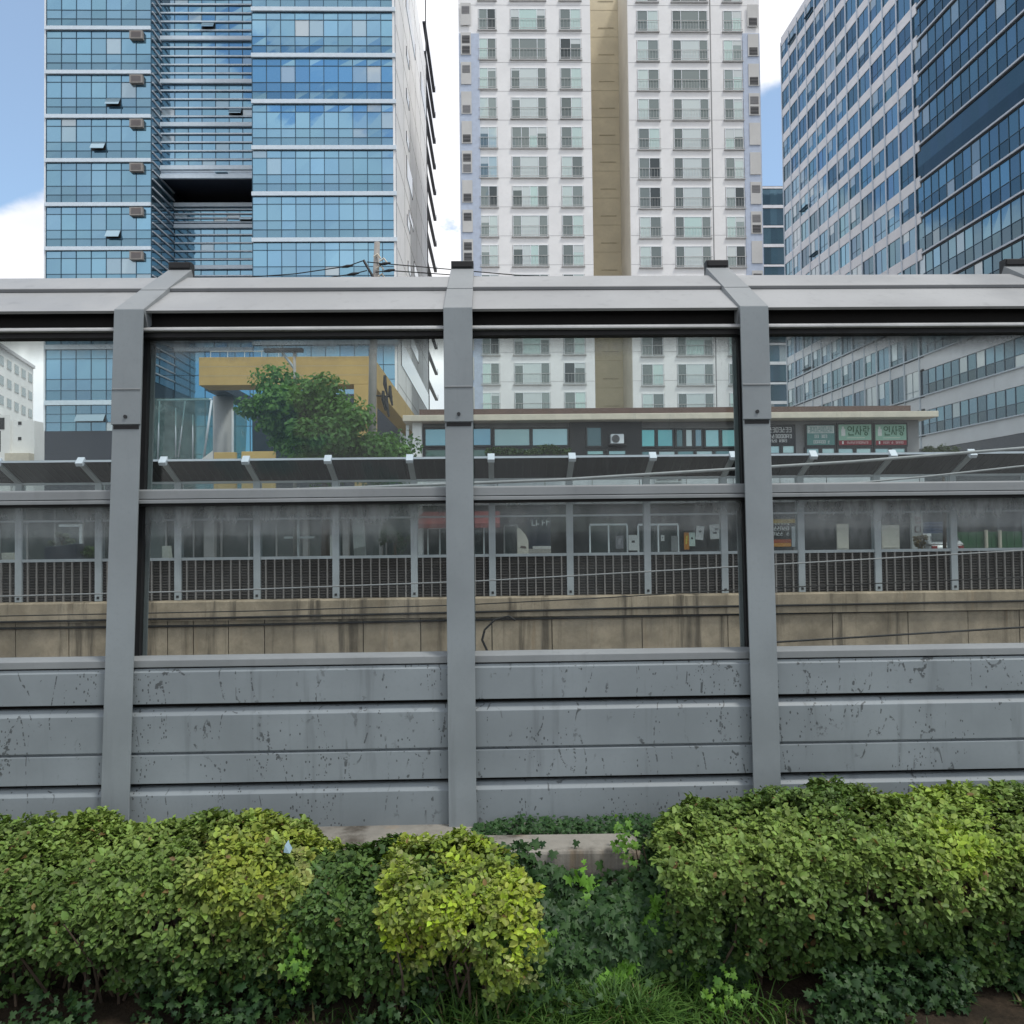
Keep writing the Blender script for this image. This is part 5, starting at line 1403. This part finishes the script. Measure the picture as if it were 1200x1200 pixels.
def shrub(name, label, cat, xr, yc, hw, zc, hz, n, colfn, per=6, size=.038, group=None, zmin=.03, endp=8, seed=1.0, lump=.11, px=2.6):
    """clipped evergreen: shoots over a lumpy rounded bank; bare stems and shade below"""
    x0, x1 = xr; xm, hx = (x0 + x1) / 2, (x1 - x0) / 2
    th = thing(name, label, cat, (xm, yc, 0), group)
    t = rng.uniform(-1, 1, n * 3); ang = rng.uniform(-.95, math.pi + .25, n * 3)      # over the top from front to back
    e = np.maximum(0, 1 - np.abs(t) ** endp) ** .35
    ca, sa = np.cos(ang), np.sin(ang)
    sup = lambda v: np.sign(v) * np.abs(v) ** .72
    zs_ = zc + hz * .28                        # widest high up, drawing in towards the ground
    zv = np.where(sa > 0, zs_ + sup(sa) * hz * .72 * e, zs_ + sa * zs_ * 1.05)
    draw = np.where(sa < 0, 1 - .34 * np.abs(sa) ** 1.3, 1.0)
    pos = np.stack([xm + t * hx, yc - sup(ca) * hw * draw * (.55 + .45 * e), zv], 1)
    nor = np.stack([np.where(np.abs(t) > .9, np.sign(t) * (np.abs(t) - .86) * 4, 0), -ca * 1.0, np.where(sa > 0, sa, sa * .4)], 1)
    bump_ = nz(pos, 2.6, seed) * lump + nz(pos, 7.5, seed + 3) * .055 + nz(pos, 16.0, seed + 5) * .025
    depth = rng.exponential(.026, len(pos)); depth = np.where(rng.random(len(pos)) < .28, rng.uniform(0, .18, len(pos)), depth)
    pos = pos + unit(nor) * (bump_ - depth)[:, None]
    gap_ = nz(pos, 4.2, seed + 9)
    low = np.clip((zs_ - pos[:, 2]) / zs_, 0, 1)
    keep = (pos[:, 2] > zmin + .08 * nz(pos, 6, seed) * (zmin > .1)) & (gap_ < .50 - .62 * low) & (rng.random(len(pos)) > low * .45)
    pos, nor, depth = pos[keep][:n], nor[keep][:n], depth[keep][:n]
    axis = unit(unit(nor) * .7 + np.array((0, -.10, .95)) + rng.normal(size=pos.shape) * .38)
    c = colfn(pos, rng.random(len(pos)))
    S = rng.uniform(.6, 1.25, len(pos)) * size
    leaf_mesh('foliage', *shoots(pos, axis, per, S, c), 'leaf', th, loc=LOC[th.name])
    # long young shoots standing above the clipped top
    m = MB()
    nst = int((x1 - x0) * 60)
    for _ in range(nst):
        bx, by = random.uniform(x0 + .05, x1 - .05), yc + random.uniform(-hw * .35, hw * .6)
        p = Vector((bx, by, 0)); q = p + Vector((random.uniform(-.12, .12), random.uniform(-.22, .1), zc * .7)); r_ = q + Vector((random.uniform(-.14, .14), random.uniform(-.25, .12), hz * .8))
        m.tube([p, q, r_], [.009, .006, .003], 5)
    m.build('stems', 'bark', th)
    return th

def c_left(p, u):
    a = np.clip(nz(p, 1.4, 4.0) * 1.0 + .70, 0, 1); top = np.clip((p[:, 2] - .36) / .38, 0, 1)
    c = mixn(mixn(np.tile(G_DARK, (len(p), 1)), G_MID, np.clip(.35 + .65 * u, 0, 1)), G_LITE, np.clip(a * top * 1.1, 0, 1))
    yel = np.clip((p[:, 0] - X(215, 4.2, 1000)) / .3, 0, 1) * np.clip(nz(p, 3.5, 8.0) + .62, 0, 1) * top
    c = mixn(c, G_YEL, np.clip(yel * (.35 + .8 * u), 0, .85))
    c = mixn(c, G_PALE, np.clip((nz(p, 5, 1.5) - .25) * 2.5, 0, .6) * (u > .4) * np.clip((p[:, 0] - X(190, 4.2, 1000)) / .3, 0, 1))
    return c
def c_dark(p, u):
    c = mixn(np.tile(G_DARK * 1.2, (len(p), 1)), G_MID, np.clip(.2 + u * .9, 0, 1)); e = np.clip((np.abs(p[:, 0] - (X(338, 4.35, 1000) + X(600, 4.35, 1000)) / 2) - .35) / .3, 0, 1)
    return mixn(c, G_LITE, e * (u > .5) * .6)
def c_yellow(p, u):
    a = np.clip(nz(p, 4.0, 2.0) * 1.1 + .66, 0, 1) * (.55 + .5 * u) * np.clip((p[:, 2] - .18) / .3, .12, 1)
    c = mixn(np.tile(G_MID, (len(p), 1)), G_YEL * 1.1, a)
    c = mixn(c, G_LIME * 1.05, (u > .7) * a * .9); return mixn(c, G_PALE, (u < .10) * .5)
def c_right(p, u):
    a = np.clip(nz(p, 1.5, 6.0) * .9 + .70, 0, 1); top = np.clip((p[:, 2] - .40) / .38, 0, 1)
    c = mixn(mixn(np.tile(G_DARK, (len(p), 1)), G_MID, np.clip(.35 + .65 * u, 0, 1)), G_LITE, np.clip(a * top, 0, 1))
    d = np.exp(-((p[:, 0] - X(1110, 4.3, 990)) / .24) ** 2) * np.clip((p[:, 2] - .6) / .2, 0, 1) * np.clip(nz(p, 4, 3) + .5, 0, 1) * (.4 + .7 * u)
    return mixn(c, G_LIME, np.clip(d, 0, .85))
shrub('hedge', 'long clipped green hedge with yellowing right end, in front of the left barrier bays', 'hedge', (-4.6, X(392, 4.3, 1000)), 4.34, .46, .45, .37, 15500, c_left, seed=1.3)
shrub('shrub', 'dark green clipped shrub between the left hedge and the yellow shrub, reaching behind it', 'shrub', (X(325, 4.35, 1000), X(600, 4.3, 1000)), 4.30, .40, .37, .33, 5200, c_dark, seed=5.1, size=.037)
shrub('shrub', 'bright yellow green shrub in front of the middle barrier post', 'shrub', (X(445, 4.1, 1000), X(622, 4.1, 1000)), 4.13, .35, .455, .30, 3000, c_yellow, zmin=.24, endp=3.4, seed=7.7, size=.036, per=6, lump=.2)
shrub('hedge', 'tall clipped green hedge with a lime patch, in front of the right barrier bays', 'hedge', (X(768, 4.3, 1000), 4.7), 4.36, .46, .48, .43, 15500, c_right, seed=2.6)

# ivy over the kerb block and the bank below it
def ivy(label, n, fn, size, cols, loc, lime=.0):
    p, nn = fn(n)
    u = rng.random(len(p))
    c = mixn(np.tile(np.array(cols[0]), (len(p), 1)), np.array(cols[1]), u)
    if lime: c = np.where((nz(p, 4.5, 6.6) + rng.normal(size=len(p)) * .1 > lime)[:, None], np.array((.11, .25, .028)) * rng.uniform(.7, 1.3, (len(p), 1)), c)
    nor = unit(unit(nn) + rng.normal(size=p.shape) * .42)
    tip = unit(rng.normal(size=p.shape) * .6 + np.array((0, -.2, -.9)))
    S = size * rng.uniform(.55, 1.3, len(p))
    o = leaf_mesh('ivy', p, nor, tip, S, c, 'ivy_leaf', shape='ivy', loc=loc)
    return tag(o, label, 'ivy')
def bank(n):
    x = rng.uniform(X(590, 4.3, 1000), X(860, 4.3, 1000), n); s = rng.uniform(0, 1, n)
    # profile from the kerb top down to the grass, bulging forward
    y = 4.56 - .42 * s - .17 * np.sin(s * math.pi); z = .63 * (1 - s) ** .85 + .03
    p = np.stack([x, y, z], 1); b = nz(p, 3.4, 3.3) * .13 + nz(p, 9, 1.3) * .05
    nn = np.tile(np.array((0, -.75, .6)), (n, 1))
    p = p + unit(nn) * (b - rng.exponential(.03, n))[:, None]
    # leave the face of the block clear
    clear = (p[:, 2] > .545 + .04 * np.sin(p[:, 0] * 7)) & (p[:, 0] > X(628, 4.5, 1000)) & (p[:, 0] < X(752, 4.5, 1000)) & (rng.random(n) > .12)
    k = ~clear & (p[:, 2] > .02)
    return p[k], nn[k]
ivy('dark ivy bank with a few bright young leaves, between yellow shrub and right hedge', 4200, bank, .058, ((.017, .048, .015), (.045, .098, .027)), (X(720, 4.3), 4.3, 0), lime=.31)
def crest(n):
    x = rng.uniform(X(556, 4.95, 960), X(800, 4.95, 960), n); y = rng.uniform(4.80, 5.02, n)
    h = .03 + .05 * np.clip(nz(np.stack([x, y * 0, y * 0], 1), 3, 5) + .5, 0, 1)
    p = np.stack([x, y, .585 + rng.random(n) * h], 1)
    return p, np.tile(np.array((0, -.35, .9)), (n, 1))
ivy('low creeping ivy on the footing at the foot of the middle barrier bay', 1500, crest, .03, ((.018, .050, .016), (.045, .105, .03)), (X(680, 4.9), 4.9, .58))
def spray(px, py, Y, w_, h_):
    def fn(n):
        c = P(px, py, Y)
        p = np.stack([c.x + rng.normal(size=n) * w_, c.y + rng.normal(size=n) * .04, np.maximum(.02, c.z + rng.normal(size=n) * h_)], 1)
        return p, np.tile(np.array((0, -.7, .5)), (n, 1))
    return fn
for lab, a, b_, Y, w_, h_, n in (('bright lime sprig hanging below the left hedge', 350, 1128, 3.90, .028, .065, 60), ('bright lime ivy spray below the yellow shrub', 572, 1108, 3.88, .045, .07, 75), ('bright lime ivy spray at the right foot of the yellow shrub', 620, 1090, 3.90, .055, .035, 50),
                                 ('green vine spray at the foot of the right hedge', 848, 1165, 3.95, .06, .055, 70), ('bright ivy sprig in front of the kerb block end', 733, 985, 4.44, .035, .06, 55)):
    ivy(lab, n, spray(a, b_, Y, w_, h_), .036, ((.055, .14, .02), (.14, .275, .035)), tuple(P(a, b_, Y)))

# shaded understorey leaves below the hedges, then grass
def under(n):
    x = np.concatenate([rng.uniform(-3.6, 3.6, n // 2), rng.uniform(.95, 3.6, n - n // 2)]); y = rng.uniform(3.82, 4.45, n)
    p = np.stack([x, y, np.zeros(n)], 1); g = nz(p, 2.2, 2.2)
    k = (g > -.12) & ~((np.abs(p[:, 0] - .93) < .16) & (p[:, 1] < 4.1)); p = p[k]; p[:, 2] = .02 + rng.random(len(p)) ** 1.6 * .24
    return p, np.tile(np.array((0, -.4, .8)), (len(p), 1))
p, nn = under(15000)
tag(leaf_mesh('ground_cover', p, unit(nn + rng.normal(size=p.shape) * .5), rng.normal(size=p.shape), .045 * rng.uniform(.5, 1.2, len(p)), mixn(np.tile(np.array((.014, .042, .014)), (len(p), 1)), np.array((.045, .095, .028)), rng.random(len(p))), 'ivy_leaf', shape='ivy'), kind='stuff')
def grass(n, fn):
    p, h, c = fn(n); n = len(p)
    az = rng.uniform(0, 2 * math.pi, n); lean = rng.uniform(.3, 1.35, n)
    d = np.stack([np.cos(az), np.sin(az), np.zeros(n)], 1); sd_ = np.stack([-np.sin(az), np.cos(az), np.zeros(n)], 1)
    w_ = rng.uniform(.003, .008, n)[:, None]
    V = []
    for t, ww in ((0, 1), (.35, .9), (.7, .6), (1, .05)):
        cpos = p + d * (h * lean * t ** 1.8)[:, None] + np.array((0, 0, 1)) * (h * (t - .42 * lean * t ** 2.6))[:, None]
        V += [cpos - sd_ * w_ * ww, cpos + sd_ * w_ * ww]
    V = np.stack(V, 1).reshape(-1, 3).astype(np.float32)
    base = np.array([(0, 1, 3, 2), (2, 3, 5, 4), (4, 5, 7, 6)]).ravel()
    loops = (np.arange(n)[:, None] * 8 + base[None]).ravel().astype(np.int32)
    me = bpy.data.meshes.new('grass'); me.vertices.add(len(V)); me.vertices.foreach_set('co', V.ravel())
    me.loops.add(len(loops)); me.loops.foreach_set('vertex_index', loops); me.polygons.add(n * 3)
    me.polygons.foreach_set('loop_start', np.arange(n * 3, dtype=np.int32) * 4); me.polygons.foreach_set('loop_total', np.full(n * 3, 4, np.int32)); me.update(calc_edges=True)
    at = me.color_attributes.new('col', 'FLOAT_COLOR', 'POINT'); c4 = np.ones((n, 8, 4), np.float32); c4[:, :, :3] = c[:, None]; at.data.foreach_set('color', c4.ravel())
    me.materials.append(M['grass_blade']); me.validate()
    o = bpy.data.objects.new('grass', me); COL.objects.link(o); tag(o, kind='stuff')
def gfn(n):
    xa, xb = X(560, 4, 1150), X(800, 4, 1150)
    k1 = int(n * .55)
    x = np.concatenate([rng.normal((xa + xb) / 2 + .06, (xb - xa) * .30, k1), rng.uniform(-3.5, 3.5, n - k1)])
    y = np.concatenate([rng.uniform(3.74, 4.22, k1), rng.uniform(3.55, 4.02, n - k1)])
    p = np.stack([x, y, np.zeros(n)], 1); g = nz(p, 2.6, 7.1)
    keep = (np.arange(n) < k1) | (g > -.02)
    h = rng.uniform(.05, .165, n) * np.where(np.arange(n) < k1, 1.3, .6) * np.clip(nz(p, 3.2, 4.4) + .95, .45, 1.35)
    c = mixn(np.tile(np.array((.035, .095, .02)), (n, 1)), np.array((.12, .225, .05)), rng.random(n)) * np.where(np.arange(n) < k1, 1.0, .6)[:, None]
    c = np.where((rng.random(n) < .05)[:, None], np.array((.20, .17, .08)), c)
    return p[keep], h[keep], c[keep]
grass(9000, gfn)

# ------------------------------------------------------------------ street tree and smaller greenery beyond the tracks
def tree(name, label, x, y, z0, zc, rx, ry, rz, nleaf, size, cols, trunk_r=.16, seed=1.0, cat='tree', clumps=34, slope=0.0):
    th = thing(name, label, cat, (x, y, z0))
    m = MB()
    top = Vector((x, y, zc - rz * .25)); m.tube([(x, y, z0), (x + .04, y, (z0 + zc) / 2), top], [trunk_r, trunk_r * .8, trunk_r * .55], 10)
    cl = []
    for k in range(clumps):
        v = unit(rng.normal(size=(1, 3)))[0]; r_ = rng.uniform(.4, 1.0)
        c = Vector((x + v[0] * rx * r_, y + v[1] * ry * r_, zc + v[2] * rz * r_ - slope * v[0] * rx * r_)); cl.append(c)
        if k < 14:
            mid = top.lerp(c, .5) + Vector((0, 0, -.1)); m.tube([top, mid, c], [trunk_r * .4, trunk_r * .22, .02], 6)
    m.build('trunk', 'bark', th, smooth=True)
    per = nleaf // clumps; pts, nr = [], []
    for c in cl:
        v = unit(rng.normal(size=(per, 3))); r_ = rng.uniform(.25, 1, (per, 1)) ** .6 * np.array((rx, ry, rz)) * rng.uniform(.2, .42)
        pts.append(np.array(c) + v * r_); nr.append(unit(v + np.array((0, -.1, .6))))
    p = np.concatenate(pts); nr = np.concatenate(nr)
    tone_ = np.repeat(rng.uniform(0, 1, clumps), per)
    c = mixn(np.tile(np.array(cols[0]), (len(p), 1)), np.array(cols[1]), np.clip(tone_ * .6 + rng.random(len(p)) * .45, 0, 1))
    leaf_mesh('crown', p, unit(nr + rng.normal(size=p.shape) * .45), unit(rng.normal(size=p.shape) + np.array((0, 0, -.5))), size * rng.uniform(.6, 1.25, len(p)), c, 'tree_leaf', th, loc=LOC[th.name])
YT = 25.5
tree('street_tree', 'broad bushy green street tree behind the far barrier, below the yellow canopy', X(380, YT, 500), YT, ZF, Z(503, YT, 380), 2.6, 2.0, 1.65, 16000, .16, ((.036, .115, .026), (.125, .265, .052)), clumps=42, slope=.30)
tree('street_tree', 'low dark tree behind the far glass, left of the red awning', X(462, 29, 620), 29, ZF, Z(628, 29, 462), .75, .6, .75, 1400, .10, ((.012, .04, .014), (.03, .08, .025)), .07, cat='tree', clumps=14)
tree('bush', 'small round bush at the right end of the shop building', X(1104, 33, 525), 33, ZF, Z(531, 33, 1104), .75, .6, .55, 1100, .11, ((.03, .05, .02), (.07, .10, .035)), .08, cat='bush', clumps=14)
tree('bush', 'little tan brown bush beside the white car', X(1078, 24.2, 630), 24.2, ZF, Z(634, 24.2, 1078), .26, .2, .24, 500, .07, ((.10, .07, .03), (.26, .18, .08)), .03, cat='bush', clumps=10)
tree('bush', 'small green bush with pale flowers in the dark planter', X(72, 26.65, 635), 26.65, ZF, Z(632, 26.65, 72), .45, .3, .26, 500, .06, ((.03, .06, .025), (.35, .38, .33)), .03, cat='bush', clumps=10)
tree('bush', 'low green bush under the white sign frame', X(107, 27, 645), 27, ZF, Z(647, 27, 107), .35, .3, .22, 500, .07, ((.03, .07, .02), (.08, .14, .04)), .03, cat='bush', clumps=10)
th = thing('planter', 'row of trailing green plants under the wrinkled upper shop windows', 'planter', (sx(622), YS - .5, sz(538)))
m = MB(); m.box(sx(572), sx(667), YS - .62, YS - .12, sz(541), sz(533)); m.build('trough', 'shop_dark', th)
n = 1500; p = np.stack([rng.uniform(sx(570), sx(667), n), YS - .4 + rng.normal(size=n) * .14, np.zeros(n)], 1)
p[:, 2] = sz(533) + rng.random(n) * (.16 + .26 * np.clip(nz(p * np.array((1, 0, 0)), 1.2, 4) + .5, 0, 1))
leaf_mesh('foliage', p, unit(rng.normal(size=p.shape) + np.array((0, -.5, .6))), rng.normal(size=p.shape), .10 * rng.uniform(.6, 1.3, n), mixn(np.tile(np.array((.02, .05, .012)), (n, 1)), np.array((.06, .11, .02)), rng.random(n)), 'leaf', th, loc=LOC[th.name])

m = MB(); c = P(337, 994, 4.02)
m.face([c + Vector(v) * .7 for v in ((-.03, 0, -.03), (.02, -.01, -.035), (.035, 0, .0), (.01, .01, .035), (-.02, .0, .02))], 0, (.36, .52, .60, 1)); m.face([c + Vector(v) * .7 for v in ((-.02, 0, .02), (.01, .01, .035), (.0, .03, .05))], 0, (.3, .45, .55, 1))
tag(m.build('plastic_scrap', 'paint', loc=c), 'pale blue scrap of plastic caught on the hedge beside the dark shrub', 'litter')
# drop anything left without users
for me in [k for k in bpy.data.meshes if k.users == 0]: bpy.data.meshes.remove(me)
